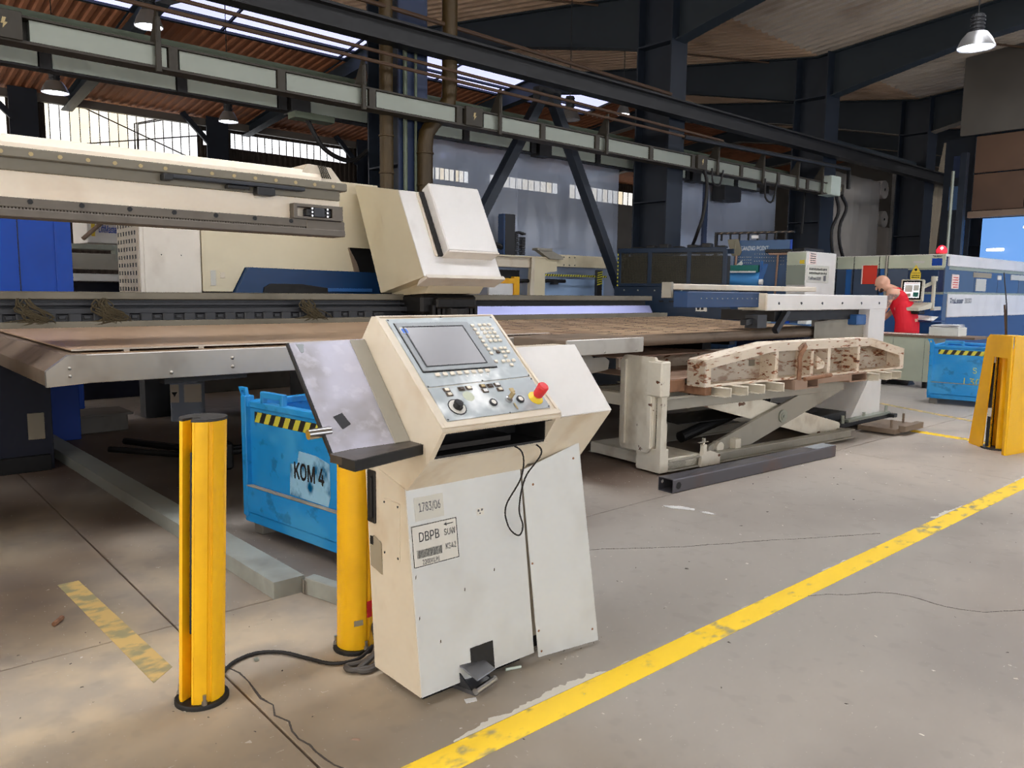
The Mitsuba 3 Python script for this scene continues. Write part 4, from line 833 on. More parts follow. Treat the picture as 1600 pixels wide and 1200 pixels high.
S('steel_rod', tube([(8.02, 2.33, 1.055), (7.98, 2.34, 1.32), (7.93, 2.37, 1.62)], .005, 6), 'rail_dark', 'thin bent rod standing up behind the yellow guard', 'rod', smooth=40)
S('steel_rod', tube([(8.03, 2.34, 1.055), (7.99, 2.36, 1.33)], .009, 6), 'rusty_pipe', 'short thicker rod leaning behind the yellow guard', 'rod', smooth=40)
# ================================================================ BLUE SKIPS
def skip(o, ang, L, lab, lines, patch):
    """tipping container: local x along the front face, y into the container, z up"""
    t = Th('skip_container', lab, 'container'); t.fr = Frame(o, ang)
    D = .95
    t.a('front_wall', box(0, L, .0, .03, .29, .735, .004), 'bin_blue')
    t.a('rear_wall', box(0, L, D - .03, D, .2, .735), 'bin_blue')
    t.a('side_wall', box(0, .03, 0, D, .16, .735), 'bin_blue'); t.a('side_wall', box(L - .03, L, 0, D, .16, .735), 'bin_blue')
    t.a('floor_plate', box(.03, L - .03, .03, D - .03, .18, .21), 'bin_blue')
    t.a('top_rim', cat(box(.03, L - .03, -.012, .04, .735, .772, .005), box(.03, L - .03, D - .05, D, .735, .772, .005), box(-.01, .04, 0, D, .735, .772), box(L - .04, L + .01, 0, D, .735, .772)), 'bin_blue')
    t.a('lower_skirt', box(-.005, L + .005, -.028, .0, .135, .285, .004), 'bin_blue')
    t.a('dust_ledge', box(0, L, -.03, .0, .285, .291, .001), 'bin_ledge')
    t.a('base_rail', box(-.025, L + .025, -.02, .05, .075, .132, .004), 'bin_blue'); t.a('base_rail', box(-.025, L + .025, D - .05, D, .075, .132, .004), 'bin_blue')
    for x in (-.028, L - .02):
        t.a('corner_post', box(x, x + .048, -.03, .03, .11, .80, .004), 'bin_blue')
        t.a('lifting_ear', prism_y(Polygon([(x, .74), (x + .06, .74), (x + .045, .80), (x + .03, .845), (x - .035, .845), (x - .01, .80)]).difference(Polygon(arc(x + .006, .815, .014, 0, 340, 12))), -.02, .0), 'bin_blue')
    for x in (.0, L - .1):
        for y in (.02, D - .12): t.a('foot', box(x, x + .085, y, y + .10, 0, .08, .004), 'stone_grey')
    for x in (.14, L - .36): t.a('handle', cat(box(x, x + .22, -.01, .02, .80, .835, .004), box(x, x + .03, -.01, .02, .77, .81, .004), box(x + .19, x + .22, -.01, .02, .77, .81, .004)), 'bin_blue')
    n = round((L - .14) / .094); w = (L - .14) / n
    t.a('warning_tape', box(.07, L - .07, -.0022, .0, .655, .715, 0), 'tape_black')
    for i in range(n):
        x = .07 + i * w; t.a('tape_stripe', prism_y([(x, .656), (x + w * .5, .656), (x + w * .85, .714), (x + w * .35, .714)], -.0035, -.002), 'tape_yellow')
    if patch is not None:
        t.a('paint_patch', prism_y(patch, -.0025, .0), 'bin_pale', label='pale repainted patch behind the lettering')
    for s, h, x, z, w, m in lines:
        q = meshkit.text_mesh(s, h, .001, m == 'text_black'); q.vertices[:, 0] *= w / q.vertices[:, 0].max()
        t.a('lettering', mapped(q, (x, -.0035, z), (1, 0, 0), (0, 0, 1)), m)
    return t
bang = math.degrees(math.atan2(-.99, .14))
skip((1.755, 4.245), bang, 1.15, 'blue tipping skip marked KOM 4 half under the machine table behind the yellow posts', [('KOM 4', .085, .44, .40, .27, 'text_black')], [(.40, .30), (.74, .295), (.76, .35), (.755, .52), (.64, .545), (.49, .55), (.475, .48), (.41, .47)])
skip((10.83, 3.985), bang + 2, 1.6, 'blue tipping skip with pale lettering standing in the far aisle behind the yellow guard', [('S', .075, .47, .43, .05, 'text_yellow'), ('L30', .085, .375, .28, .20, 'text_yellow')], None)

# ================================================================ SCISSOR LIFT WITH RUSTY STILLAGE
lf = Th('scissor_lift', 'cream scissor lift table standing beside the end of the punching machine', 'lift table'); CF = Frame((4.80, 3.66), -5); lf.fr = CF
lf.a('end_plate', mapped(ext(Polygon([(.05, .22), (.10, .16), (.40, .16), (.42, .22), (.42, .86), (.38, .91), (.06, .91), (.04, .88)]), .03), (-.075, 0, 0), (0, 1, 0), (0, 0, 1)), 'cart_cream')
lf.a('end_ribs', cat(box(-.10, -.075, .06, .10, .2, .88), box(-.10, -.075, .34, .38, .2, .88), box(-.06, .0, -.02, .03, .16, .64), box(.0, .015, -.015, .02, .12, .40)), 'cart_cream')
lf.a('end_block', box(-.105, .0, -.05, .10, .61, .885, .012), 'cart_cream')
lf.a('corner_foot', box(-.06, .035, -.02, .24, .015, .20, .004), 'cart_cream')
for v0 in (0.0, .86):
    lf.a('base_rail', cat(box(.03, 2.66, v0, v0 + .015, .02, .105), box(.03, 2.66, v0 - .04, v0 + .04, .02, .032), box(.03, 2.66, v0 - .04, v0 + .04, .095, .107)), 'cart_grey')
    lf.a('top_beam', cat(box(-.05, 2.55, v0 + .04, v0 + .055, .49, .59), box(-.05, 2.55, v0 + .0, v0 + .07, .58, .592)), 'cart_grey')
lf.a('base_cross', box(.02, .42, .0, .86, .03, .12), 'cart_cream'); lf.a('base_cross', box(2.58, 2.66, .0, .86, .02, .10), 'cart_grey')
lf.a('top_cross', box(-.05, .05, .06, .86, .49, .588), 'cart_cream'); lf.a('top_cross', box(2.45, 2.55, .06, .86, .49, .588), 'cart_cream')
def arm(v, p0, p1, w): 
    d = np.array(p1) - np.array(p0); d = d / np.linalg.norm(d); n_ = np.array([-d[1], d[0]]) * w / 2
    P0, P1 = np.array(p0), np.array(p1)
    return prism_y(Polygon([P0 - n_, P1 - n_, P1 + n_, P0 + n_]).buffer(-.03).buffer(.03, quad_segs=4), v, v + .03)
for v in (.06, .78):
    lf.a('scissor_arm', arm(v, (.62, .05), (2.50, .57), .19), 'cart_grey'); 
    lf.a('scissor_arm', arm(v + .05, (2.62, .06), (.55, .58), .19), 'cart_cream')
    lf.a('pivot', cat(cyl((1.60, v - .015, .315), (1.60, v + .1, .315), .058, 20), cyl((1.60, v - .02, .315), (1.60, v, .315), .035, 16), cyl((1.60, v - .028, .315), (1.60, v, .315), .012, 10)), 'galv')
lf.a('hydraulic_cylinder', cyl((.7, .45, .15), (1.9, .45, .40), .05, 14), 'black')
lf.a('arm_roller', cat(cyl((.72, .03, .13), (.72, .10, .13), .045, 14), box(.88, .95, .0, .1, .10, .185)), 'cart_cream')
lf.a('stop_bracket', cat(prism_y([(.38, .02), (.62, .02), (.62, .10), (.50, .14), (.40, .14)], -.05, -.02), box(.40, .44, -.06, -.02, .12, .20), cyl((.42, -.04, .20), (.42, -.04, .245), .010, 8)), 'cart_cream')
lf.a('stop_lever', cat(box(.36, .47, -.05, -.03, .215, .222), cyl((.42, -.04, .225), (.42, -.04, .25), .016, 8)), 'cart_grey')
for u0 in (.50, .71, .93, 1.19, 2.70, 2.92, 3.10):
    lf.a('fork_channel', cat(box(u0, u0 + .012, -.22, 1.0, .595, .668, .002), box(u0 - .055, u0 + .01, -.22, 1.0, .660, .668, .002), box(u0 - .055, u0 + .01, -.20, 1.0, .592, .600, .002)), 'cart_cream')
lf.a('pump_unit', prism_z([(.5, .3), (1.6, .25), (1.7, .7), (.6, .75)], .30, .305), 'black')
st = Th('steel_stillage', 'rusty white welded steel stillage resting on the scissor lift', 'stillage'); st.fr = CF
fv = -.10
outl = Polygon([(.33, .672), (3.36, .672), (3.36, .865), (2.74, .990), (1.20, .990), (.33, .880)])
st.a('web_plate', mapped(ext(outl.buffer(-.01), .012), (0, fv + .17, 0), (1, 0, 0), (0, 0, 1)), 'rusty_web')
hole = outl.buffer(-.07, join_style=2).intersection(Polygon([(.40, .60), (3.31, .60), (3.31, 1.1), (.40, 1.1)]))
st.a('front_flange', mapped(ext(outl.difference(hole.union(Polygon([(.40, .690), (3.31, .690), (3.31, .76), (.40, .76)]))), .012), (0, fv + .012, 0), (1, 0, 0), (0, 0, 1)), 'rusty_white')
st.a('top_flange', cat(*[beam((a[0], fv + .08, a[1]), (b[0], fv + .08, b[1]), .18, .012) for a, b in [((.33, .88), (1.2, .99)), ((1.2, .99), (2.74, .99)), ((2.74, .99), (3.36, .866))]]), 'rusty_white')
st.a('bottom_flange', cat(box(.33, 3.36, fv, fv + .18, .668, .680)), 'rusty_white')
for u0, z1 in ((.335, .875), (1.235, .985), (1.755, .985), (2.02, .985), (2.515, .985), (3.34, .86)):
    st.a('rib', box(u0, u0 + .045 if u0 not in (.335,) else u0 + .02, fv + .004, fv + .165, .676, z1 - .008), 'rusty_white')
st.a('strap', tube(smoothpath([(1.62, fv - .02, .955), (1.585, fv - .03, .93), (1.55, fv - .02, .86), (1.555, fv - .02, .78), (1.55, fv - .02, .66)], 4), .022, 4), 'rust', label='rusty bent strap')
st.a('strap_top', beam((1.55, fv - .0, .93), (1.63, fv - .01, .975), .03, .03), 'rust_plate')
st.a('lug', prism_y(Polygon([(1.83, .86), (1.95, .80), (1.955, .77), (1.93, .745), (1.83, .735)]).difference(Polygon(arc(1.92, .785, .010, 0, 340, 10))), fv - .01, fv + .02), 'rusty_white')
st.a('latch_rod', cyl((1.62, fv - .03, .665), (2.03, fv - .03, .680), .018, 10), 'rust')
st.a('fork_pocket', mapped(ext(Polygon([(1.50, .575), (1.86, .575), (1.86, .665), (1.50, .665)]).difference(Polygon([(1.685, .588), (1.845, .588), (1.845, .652), (1.685, .652)])), 1.0), (0, .88, 0), (1, 0, 0), (0, 0, 1)), 'rust_plate')
st.a('fork_pocket', mapped(ext(Polygon([(2.36, .590), (2.66, .590), (2.66, .675), (2.36, .675)]).difference(Polygon([(2.40, .602), (2.645, .602), (2.645, .662), (2.40, .662)])), 1.0), (0, .88, 0), (1, 0, 0), (0, 0, 1)), 'rust_plate')
st.a('cross_tie', box(1.85, 2.38, fv - .02, fv + .06, .61, .665), 'rust_plate')
st.a('maker_plate', box(1.08, 1.16, fv + .155, fv + .16, .79, .845, 0), 'rail_grey')
st.a('side_beam', box(.325, .345, fv, fv + .18, .675, .872), 'rusty_web'); st.a('deck_edge', box(.045, .33, .10, .125, .62, .715, .003), 'rust')
st.a('deck_plate', box(.05, 3.3, .11, .95, .715, .725), 'rust_plate')
st.a('rear_beam', box(.33, 3.36, .86, .90, .68, .86), 'rusty_white')
st.a('corner_tube', box(.36, .44, fv + .02, .3, .60, .67), 'rust')
# loose square tube on the floor
tb = Th('steel_tube', 'long raw rectangular steel tube lying on the floor in front of the scissor lift', 'steel tube'); tb.fr = Frame((4.39, 3.385), -3.2)
w, h = .135, .10
ring = Polygon([(0, 0), (w, 0), (w, h), (0, h)]).buffer(-.008).buffer(.008, quad_segs=3).difference(Polygon([(.006, .006), (w - .006, .006), (w - .006, h - .006), (.006, h - .006)]))
tb.a('wall', mapped(ext(ring, 2.15), (0, -w, 0), (0, 1, 0), (0, 0, 1)), 'raw_tube')
tb.a('drill_hole', cyl((.06, -w - .0015, .05), (.06, -w + .002, .05), .026, 16), 'black')
tb.a('light_hole', cyl((.035, -.0085, .06), (.035, -.0065, .06), .013, 12), 'label_white')
tb.a('end_patch', box(1.85, 2.15, -w + .01, -.01, h, h + .0015, 0), 'bezel_grey')

# ================================================================ SHEET LOADER with white leg
ld = Th('sheet_loader', 'white and blue loader arm on a tapered white leg behind the rusty stillage', 'sheet loader')
ld.a('white_beam', box(6.24, 8.70, 3.70, 3.95, 1.255, 1.402, .006), 'white_cool')
for x in (6.45, 6.85, 7.25, 7.66, 8.08, 8.5): ld.a('beam_bolt', cyl((x, 3.694, 1.32), (x, 3.702, 1.32), .012, 8), 'rail_dark')
ld.a('beam_end', box(6.215, 6.24, 3.69, 3.97, 1.26, 1.41), 'cream')
ld.a('blue_beam', box(5.17, 6.24, 3.76, 3.90, 1.285, 1.415, .005), 'frame_blue')
for i in range(12): ld.a('blue_bolt', cyl((5.35 + i * .075, 3.755, 1.36), (5.35 + i * .075, 3.762, 1.36), .005, 6), 'galv')
ld.a('top_rail', box(5.25, 7.66, 3.98, 4.06, 1.43, 1.478, .005), 'cream')
ld.a('rail_end', box(5.23, 5.26, 3.97, 4.07, 1.36, 1.49), 'cart_grey')
ld.a('under_box', box(6.6, 8.3, 3.82, 4.4, 1.15, 1.25), 'black')
ld.a('clamp_arm', cat(beam((6.05, 3.8, 1.15), (6.35, 3.8, 1.19), .06, .05), box(6.15, 6.3, 3.72, 3.85, 1.10, 1.22)), 'rail_dark'); ld.a('clamp_arm', beam((6.55, 3.78, 1.06), (6.75, 3.78, 1.25), .05, .05), 'rail_dark')
ld.a('blue_motor', cat(box(8.10, 8.32, 3.74, 3.9, 1.09, 1.20, .01), cyl((8.32, 3.8, 1.14), (8.40, 3.8, 1.14), .04, 10)), 'machine_blue')
ld.a('leg', mapped(cat(trimesh.convex.convex_hull(np.array([(7.98, 3.70, .10), (8.68, 3.70, .06), (7.98, 4.75, .10), (8.68, 4.75, .06), (8.60, 3.70, .75), (8.68, 3.70, .75), (8.60, 4.35, .75), (8.68, 4.35, .75)])), box(8.30, 8.68, 3.705, 4.35, .70, 1.26, .004)), (0, 0, 0), (1, 0, 0), (0, 1, 0)), 'white_cool')
ld.a('leg_web', trimesh.convex.convex_hull(np.array([(7.70, 4.0, .72), (8.35, 3.74, .72), (8.35, 4.02, .72), (7.70, 4.0, 1.12), (8.35, 3.74, 1.2), (8.35, 4.02, 1.2)])), 'cart_grey')
ld.a('base_frame', cat(box(7.30, 7.98, 3.74, 4.6, .10, .19), box(7.45, 8.8, 3.62, 3.70, .06, .10), box(8.72, 8.80, 3.55, 4.7, .07, .11)), 'steel_black')
ld.a('base_bar', box(7.80, 8.78, 3.62, 3.69, .10, .13), 'galv')
ld.a('levelling_foot', cat(box(7.95, 8.55, 3.22, 3.6, .02, .07), box(8.05, 8.5, 3.16, 3.23, .04, .10), cyl((8.05, 3.3, .07), (8.05, 3.3, .15), .012, 8), cyl((8.46, 3.35, .07), (8.46, 3.35, .17), .012, 8)), 'steel_dusty')
ld.a('levelling_bolt', cat(cyl((8.76, 3.66, .1), (8.76, 3.66, .19), .016, 8), cyl((7.72, 3.65, .1), (7.72, 3.65, .18), .02, 8), cyl((8.2, 3.65, .1), (8.2, 3.65, .17), .016, 8)), 'galv')

# ================================================================ UNDER THE TABLE, LEFT
S('floor_channel', cat(mapped(prism_y(Polygon([(-.065, 0), (.085, 0), (.085, .08), (-.065, .08)]), 0, 5.7), (1.50, 3.24, 0), (1, 0, 0), (-.028, 1, 0)), ), 'channel_grey', 'grey sheet steel cable channel running over the floor under the machine table', 'cable channel')
S('floor_channel', beam((1.60, 3.22, .04), (1.72, 2.72, .04), .06, .08, .003), 'channel_grey', 'short grey channel piece angled towards the post beside the console', 'cable channel')
S('end_clip', cat(box(1.57, 1.60, 3.195, 3.23, .0, .068, .002), box(1.565, 1.60, 3.215, 3.235, .0, .07), cyl((1.59, 3.2, .03), (1.59, 3.22, .03), .01, 8), cyl((1.585, 3.2, .055), (1.585, 3.22, .055), .008, 8)), 'bolt_steel', 'bolted clip at the near end of the grey floor channel', 'clip')
nv = Th('machine_cabinet', 'dark navy machine cabinet under the left end of the table with a paper label', 'cabinet')
nv.a('body', box(-.9, 1.25, 6.75, 7.6, .0, .90), 'cab_navy'); nv.a('plinth', box(-.9, 1.22, 6.70, 6.75, .0, .12), 'black')
nv.a('paper_label', box(1.085, 1.195, 6.742, 6.75, .24, .44, 0), 'label_tan')
bc = Th('control_cabinet', 'bright blue steel cabinet behind the guide rail at the left edge of the picture', 'cabinet')
bc.a('body', box(.62, 1.69, 7.9, 8.56, .0, 2.15, .006), 'cab_blue'); bc.a('door_seam', box(1.28, 1.287, 7.896, 7.90, .9, 2.1, 0), 'cab_navy'); bc.a('corner_strip', box(1.56, 1.69, 7.885, 7.90, .9, 2.15, .004), 'cab_blue')
S('blue_post', box(1.92, 2.16, 9.85, 10.1, 0, 1.0, .01), 'cab_blue', 'bright blue machine foot seen under the left end of the table', 'machine foot')
S('concrete_block', cat(box(1.72, 2.16, 8.15, 8.55, 0, .16, .008), box(1.68, 2.2, 8.1, 8.6, .16, .18, .004)), 'stone_grey', 'grey block with a plate on the floor under the table', 'block')
S('concrete_plinth_block', box(3.5, 5.2, 10.4, 11.6, 0, .42, .01), 'stone_grey', 'grey concrete block far behind, seen under the table', 'block')
jg = Th('canister', 'grey plastic canister with paper labels standing under the machine table', 'canister')
jg.fr = Frame((2.84, 8.45), -25)
jg.a('body', cat(mapped(ext(rrect(-.16, .16, -.14, .14, .04), .40), (0, 0, .0), (1, 0, 0), (0, 1, 0)), mapped(ext(rrect(-.10, .10, -.09, .09, .03), .04), (0, 0, .40), (1, 0, 0), (0, 1, 0))), 'jug_grey'); jg.a('label_sheet', box(-.02, .15, -.1425, -.14, .20, .39, 0), 'jug_label'); jg.a('label_sheet', box(-.155, -.07, -.1425, -.14, .20, .39, 0), 'jug_label'); jg.a('hazard_mark', prism_y([(-.14, .31), (-.085, .31), (-.112, .26)], -.144, -.142), 'text_black'); jg.a('screw_cap', cyl((.05, 0, .44), (.05, 0, .48), .03, 12), 'black')
S('floor_hose', cat(tube(smoothpath([(1.9, 7.3, .05), (2.3, 6.6, .04), (2.7, 6.5, .03), (3.2, 6.7, .03)], 6), .03, 8), tube(smoothpath([(1.7, 7.0, .05), (2.2, 6.4, .04), (2.8, 6.4, .03), (3.4, 6.6, .03)], 6), .025, 8)), 'rubber', 'black hoses lying on the floor under the table', 'hose', smooth=40)
S('black_block', box(2.0, 2.3, 5.85, 6.1, 0, .22, .02), 'black', 'black block on the floor under the table beside the grey channel', 'block')

# ================================================================ BEHIND THE MACHINE, LEFT
wc = Th('white_cabinet', 'white steel cabinet with a perforated side behind the loader beam', 'cabinet')
wc.a('body', box(2.35, 2.94, 8.2, 8.95, 1.0, 2.3, .006), 'offwhite'); wc.a('front_panel', box(2.385, 2.93, 8.188, 8.2, 1.0, 2.3, .003), 'offwhite'); wc.a('side_panel', box(2.342, 2.35, 8.22, 8.93, 1.0, 2.3, .002), 'cream'); wc.a('pedestal', box(2.5, 2.94, 8.75, 8.95, 0, 1.0), 'black')
hl = [box(2.339, 2.344, 8.29 + c0 * .095, 8.325 + c0 * .095, 1.20 + r0 * .079, 1.24 + r0 * .079, 0) for r0 in range(13) for c0 in range(7)]
wc.a('vent_hole', cat(*hl), 'black', kind='stuff')
for x in (2.55, 2.74): wc.a('front_screw', cyl((x, 8.184, 1.72), (x, 8.19, 1.72), .006, 8), 'rail_dark')
lm = Th('lifting_unit', 'pale lifting unit with blue lettering between the blue cabinet and the white cabinet', 'lifting unit')
lm.a('housing', box(2.42, 3.2, 10.5, 11.2, 1.92, 2.5, .01), 'white_cool'); lm.a('yellow_mark', box(2.47, 2.51, 10.494, 10.5, 2.0, 2.16, 0), 'estop_yellow'); lm.a('lettering', text('LiftMaster', .085, (2.55, 10.497, 2.05), (1, 0, 0), (0, 0, 1), width=.22, bold=True), 'text_blue')
lm.a('cross_beam', box(1.7, 3.4, 10.4, 10.6, 1.60, 1.79), 'cart_grey'); lm.a('bracket', cat(box(1.9, 2.9, 10.45, 10.7, 1.84, 1.9), box(2.70, 2.74, 10.4, 10.6, 1.7, 1.88)), 'galv'); lm.a('lower_tray', box(1.7, 3.4, 10.45, 11, 1.46, 1.55), 'white_cool'); lm.a('base', box(1.7, 3.4, 10.6, 11.2, 0, 1.45), 'cab_navy'); lm.a('hose', tube([(2.33, 10.3, 1.95), (2.6, 10.35, 2.2)], .025, 8), 'wood_edge')
# ================================================================ BEHIND THE MACHINE, MIDDLE
bg_ = Th('beige_portal', 'beige portal frame of a second machine seen right of the punching head', 'machine portal')
bg_.a('left_beam', box(7.0, 9.2, 9.38, 9.5, 1.78, 1.955, .006), 'cream'); bg_.a('top_strip', box(7.0, 9.2, 9.33, 9.52, 1.94, 1.965), 'tan')
bg_.a('right_beam', box(9.24, 10.75, 9.40, 9.52, 1.82, 2.02, .006), 'tan')
bg_.a('leg', prism_y([(8.58, .0), (8.93, .0), (8.93, 1.70), (9.2, 1.74), (9.2, 1.95), (8.66, 1.95), (8.66, 1.7)], 9.34, 9.46), 'tan'); bg_.a('leg_face', prism_y([(8.50, .0), (8.66, .0), (8.68, 1.95), (8.62, 1.95)], 9.325, 9.345), 'cream')
bg_.a('arm', cat(prism_y([(8.72, 2.07), (9.02, 2.07), (9.3, 1.98), (9.3, 1.93), (9.0, 1.93)], 9.30, 9.40), box(8.70, 9.03, 9.28, 9.42, 2.06, 2.10)), 'cart_grey')
for x in (9.42, 9.55, 9.68): bg_.a('beam_bolt', cat(cyl((x, 9.395, 1.98), (x, 9.405, 1.98), .012, 8), cyl((x, 9.395, 1.85), (x, 9.405, 1.85), .012, 8)), 'rail_dark')
ax = Th('lifting_axis', 'dark blue vertical axis with a black drag chain above the beige portal', 'machine axis')
ax.a('column', box(8.07, 8.28, 9.36, 9.5, 1.96, 2.60, .005), 'steel_black'); ax.a('blue_side', box(8.04, 8.07, 9.36, 9.5, 1.96, 2.60), 'frame_blue')
chn = [box(8.30 + .0, 8.37, 9.38, 9.46, 1.98 + i * .032, 2.006 + i * .032, .003) for i in range(11)] + [box(8.44, 8.52, 9.38, 9.46, 1.98 + i * .032, 2.006 + i * .032, .003) for i in range(9)] + [box(8.33 + .05 * i, 8.38 + .05 * i, 9.38, 9.46, 2.32 - .01 * abs(i - 1), 2.35 - .01 * abs(i - 1), .003) for i in range(4)]
ax.a('drag_chain', cat(*chn), 'black', kind='stuff')
ax.a('bent_arm', tube(smoothpath([(7.3, 9.42, 2.13), (7.9, 9.42, 2.12), (8.2, 9.42, 2.02), (8.3, 9.42, 1.96)], 5), .045, 8), 'steel_black', smooth=40)
S('black_manipulator', cat(box(7.5, 8.55, 9.55, 9.62, 1.62, 1.74), tube([(7.9, 9.45, 1.55), (9.0, 9.45, 1.58), (9.5, 9.45, 1.58)], .03, 8), box(9.2, 9.32, 9.42, 9.5, 1.52, 1.6), box(8.0, 8.3, 9.42, 9.5, 1.5, 1.62)), 'black', 'black manipulator under the beige portal', 'manipulator')
S('white_cover', cat(box(8.2, 9.4, 10.2, 10.4, 0, 1.6, .02)), 'white_cool', 'white cover low behind the beige portal', 'cover')
S('yellow_post', box(8.17, 8.29, 9.25, 9.33, 0, 1.63, .005), 'guard_orange', 'yellow post low beside the punching head', 'post')
yw = Th('yellow_barrier', 'small yellow barrier with a white panel right of the punching head', 'barrier'); yw.a('top_bar', prism_y([(7.62, 1.52), (7.85, 1.60), (8.17, 1.60), (8.17, 1.52)], 9.24, 9.30), 'guard_orange'); yw.a('panel', box(7.66, 8.15, 9.25, 9.29, .9, 1.52), 'white')
tl_ = Th('warning_barrier', 'yellow and black striped barrier tape with its post before the plastic film', 'barrier')
tl_.a('post', box(10.17, 10.30, 9.32, 9.38, .0, 1.78), 'rail_dark')
n = 26
tl_.a('tape_band', box(8.93, 10.45, 9.345, 9.35, 1.655, 1.69, 0), 'tape_black')
for i in range(n): x = 8.93 + i * .0585; tl_.a('tape_stripe', prism_y([(x, 1.655), (x + .029, 1.655), (x + .048, 1.69), (x + .019, 1.69)], 9.342, 9.346), 'tape_yellow')
for i in range(6): tl_.a('post_stripe', prism_y([(10.17, 1.52 + i * .04), (10.30, 1.545 + i * .04), (10.30, 1.565 + i * .04), (10.17, 1.54 + i * .04)], 9.315, 9.321), 'tape_yellow')
S('blue_barrier', box(9.0, 10.6, 9.55, 9.6, 0, 1.62), 'pale_blue', 'low pale blue board under the barrier tape', 'board')
gb = Th('gas_bottle', 'grey gas bottle with a black valve beside the foot of the diagonal brace', 'gas bottle'); gb.a('body', lathe([(0, 0), (.10, 0), (.10, 1.48), (.07, 1.60), (.03, 1.65), (0, 1.65)], (10.45, 8.75, 0), 18), 'cart_grey', smooth=40); gb.a('valve', cat(cyl((10.45, 8.75, 1.65), (10.45, 8.75, 1.75), .03, 8), *[cyl((10.45, 8.75, 1.74), (10.45 + .1 * math.cos(a), 8.75, 1.74 + .08 * math.sin(a)), .015, 6) for a in (0, 1, 2, 3, 4, 5)]), 'black')
# wire mesh cage on a blue base
cg = Th('mesh_cage', 'dark wire mesh cage on a navy blue machine base beyond the machine table', 'cage'); cg.fr = Frame((9.53, 8.30), -69.6)
cg.a('base', cat(box(-.05, 1.80, 0, .55, .0, 1.50, .005)), 'cage_navy')
cg.a('top_frame', cat(box(0, 1.70, -.015, .03, 2.02, 2.09), box(0, 1.70, -.015, .03, 1.50, 1.545), box(0, 1.70, .5, .55, 2.02, 2.09), box(0, .04, .0, .55, 2.02, 2.09)), 'cage_navy')
for u in (0, .50, 1.12, 1.66): cg.a('mesh_post', box(u, u + .06, -.015, .03, 1.52, 2.05), 'cage_navy')
for q, (u0, u1) in enumerate(((.06, .50), (.56, 1.12), (1.18, 1.66))):
    w = [box(u0 + i * .0135, u0 + i * .0135 + .005, .0, .004, 1.545, 2.02, 0) for i in range(int((u1 - u0) / .0135))] + [box(u0, u1, .002, .006, 1.545 + i * .0135, 1.55 + i * .0135, 0) for i in range(35)]
    cg.a('mesh_panel', cat(*w), 'mesh_dark', kind='stuff')
cg.a('interior_box', box(.06, 1.66, .25, .5, 1.5, 1.98), 'steel_black')
cg.a('side_mesh', box(-.005, .0, .04, .52, 1.55, 2.02, 0), 'mesh_dark')
for u in (.12, .35, .62, .80, 1.05): cg.a('base_bolt', cyl((u, -.004, 1.44), (u, .002, 1.44), .012, 8), 'galv')
for u in (.70, .86, 1.15): cg.a('base_slot', box(u, u + .07, -.003, .0, 1.26, 1.285, 0), 'black')
cg.a('base_label', box(1.28, 1.45, -.004, .0, 1.13, 1.22, 0), 'label_white'); cg.a('label_print', cat(box(1.30, 1.34, -.006, -.004, 1.15, 1.20, 0), box(1.36, 1.40, -.006, -.004, 1.15, 1.2, 0)), 'tape_black')
cg.a('edge_stripes', cat(*[box(.0, .02, -.018, -.014, 1.5 + i * .06, 1.53 + i * .06, 0) for i in range(9)]), 'tape_yellow')
cg.a('top_clutter', cat(*[box(.2 + i * .22, .34 + i * .22, .1, .3, 2.09, 2.12 + .02 * (i % 3), .01) for i in range(7)]), 'steel_black')
# tool board with lettering
pb = Th('tool_board', 'blue perforated tool board with white lettering under a barred rail', 'tool board'); pb.fr = Frame((12.2, 7.5), -69.6)
pb.a('board', box(-.36, .58, 0, .03, .6, 2.33, .004), 'peg_blue')
pb.a('frame_edge', box(.575, .61, -.01, .03, .6, 2.33), 'cab_blue')
pb.a('lettering', mapped((lambda q: (q.vertices.__setitem__((slice(None), 0), q.vertices[:, 0] * .56 / q.vertices[:, 0].max()), q)[1])(meshkit.text_mesh('CLEANING POINT', .07, .001, True)), (-.33, -.002, 2.155), (1, 0, 0), (0, 0, 1)), 'text_pale')
pb.a('peg_hole', cat(*[cyl((-.31 + c0 * .035, -.002, 2.04 - r0 * .05), (-.31 + c0 * .035, .001, 2.04 - r0 * .05), .008, 6) for r0 in range(5) for c0 in range(8) if r0 < 3 or c0 < 2], *[cyl((.0 + c0 * .04, -.002, 2.09 - r0 * .06), (.0 + c0 * .04, .001, 2.09 - r0 * .06), .008, 6) for r0 in range(4) for c0 in range(13) if r0 < 3 or c0 > 9]), 'label_white', kind='stuff')
pb.a('rail', cat(box(-.70, .64, -.05, .05, 2.44, 2.475), box(-.70, -.66, -.05, .05, 1.5, 2.47)), 'steel_black')
for i in range(8): pb.a('rail_bar', box(-.60 + i * .155, -.575 + i * .155, -.03, .03, 2.33, 2.44), 'steel_black')
for i in range(11): pb.a('rail_stripe', prism_y([(-.62 + i * .115, 2.445), (-.58 + i * .115, 2.445), (-.54 + i * .115, 2.47), (-.58 + i * .115, 2.47)], -.054, -.05), 'wood_edge')
pb.a('paper_tag', box(-.06, .06, -.06, -.055, 2.355, 2.41, 0), 'paper')
PF = Frame((12.2, 7.5), -69.6)
sh_ = Th('shovel', 'steel shovel hanging blade up at the left of the tool board', 'shovel'); sh_.fr = Frame((12.235, 7.395), -69.6)
sh_.a('blade', prism_y(Polygon([(-.56, 2.34), (-.37, 2.345), (-.31, 2.12), (-.34, 2.06), (-.46, 2.05), (-.50, 2.10)]).buffer(-.015).buffer(.015), -.14, -.11), 'shovel_steel'); sh_.a('blade_rib', box(-.435, -.415, -.15, -.13, 2.08, 2.33), 'shovel_steel'); sh_.a('handle', cyl((-.40, -.12, 2.08), (-.42, -.12, 1.40), .022, 10), 'handle_wood')
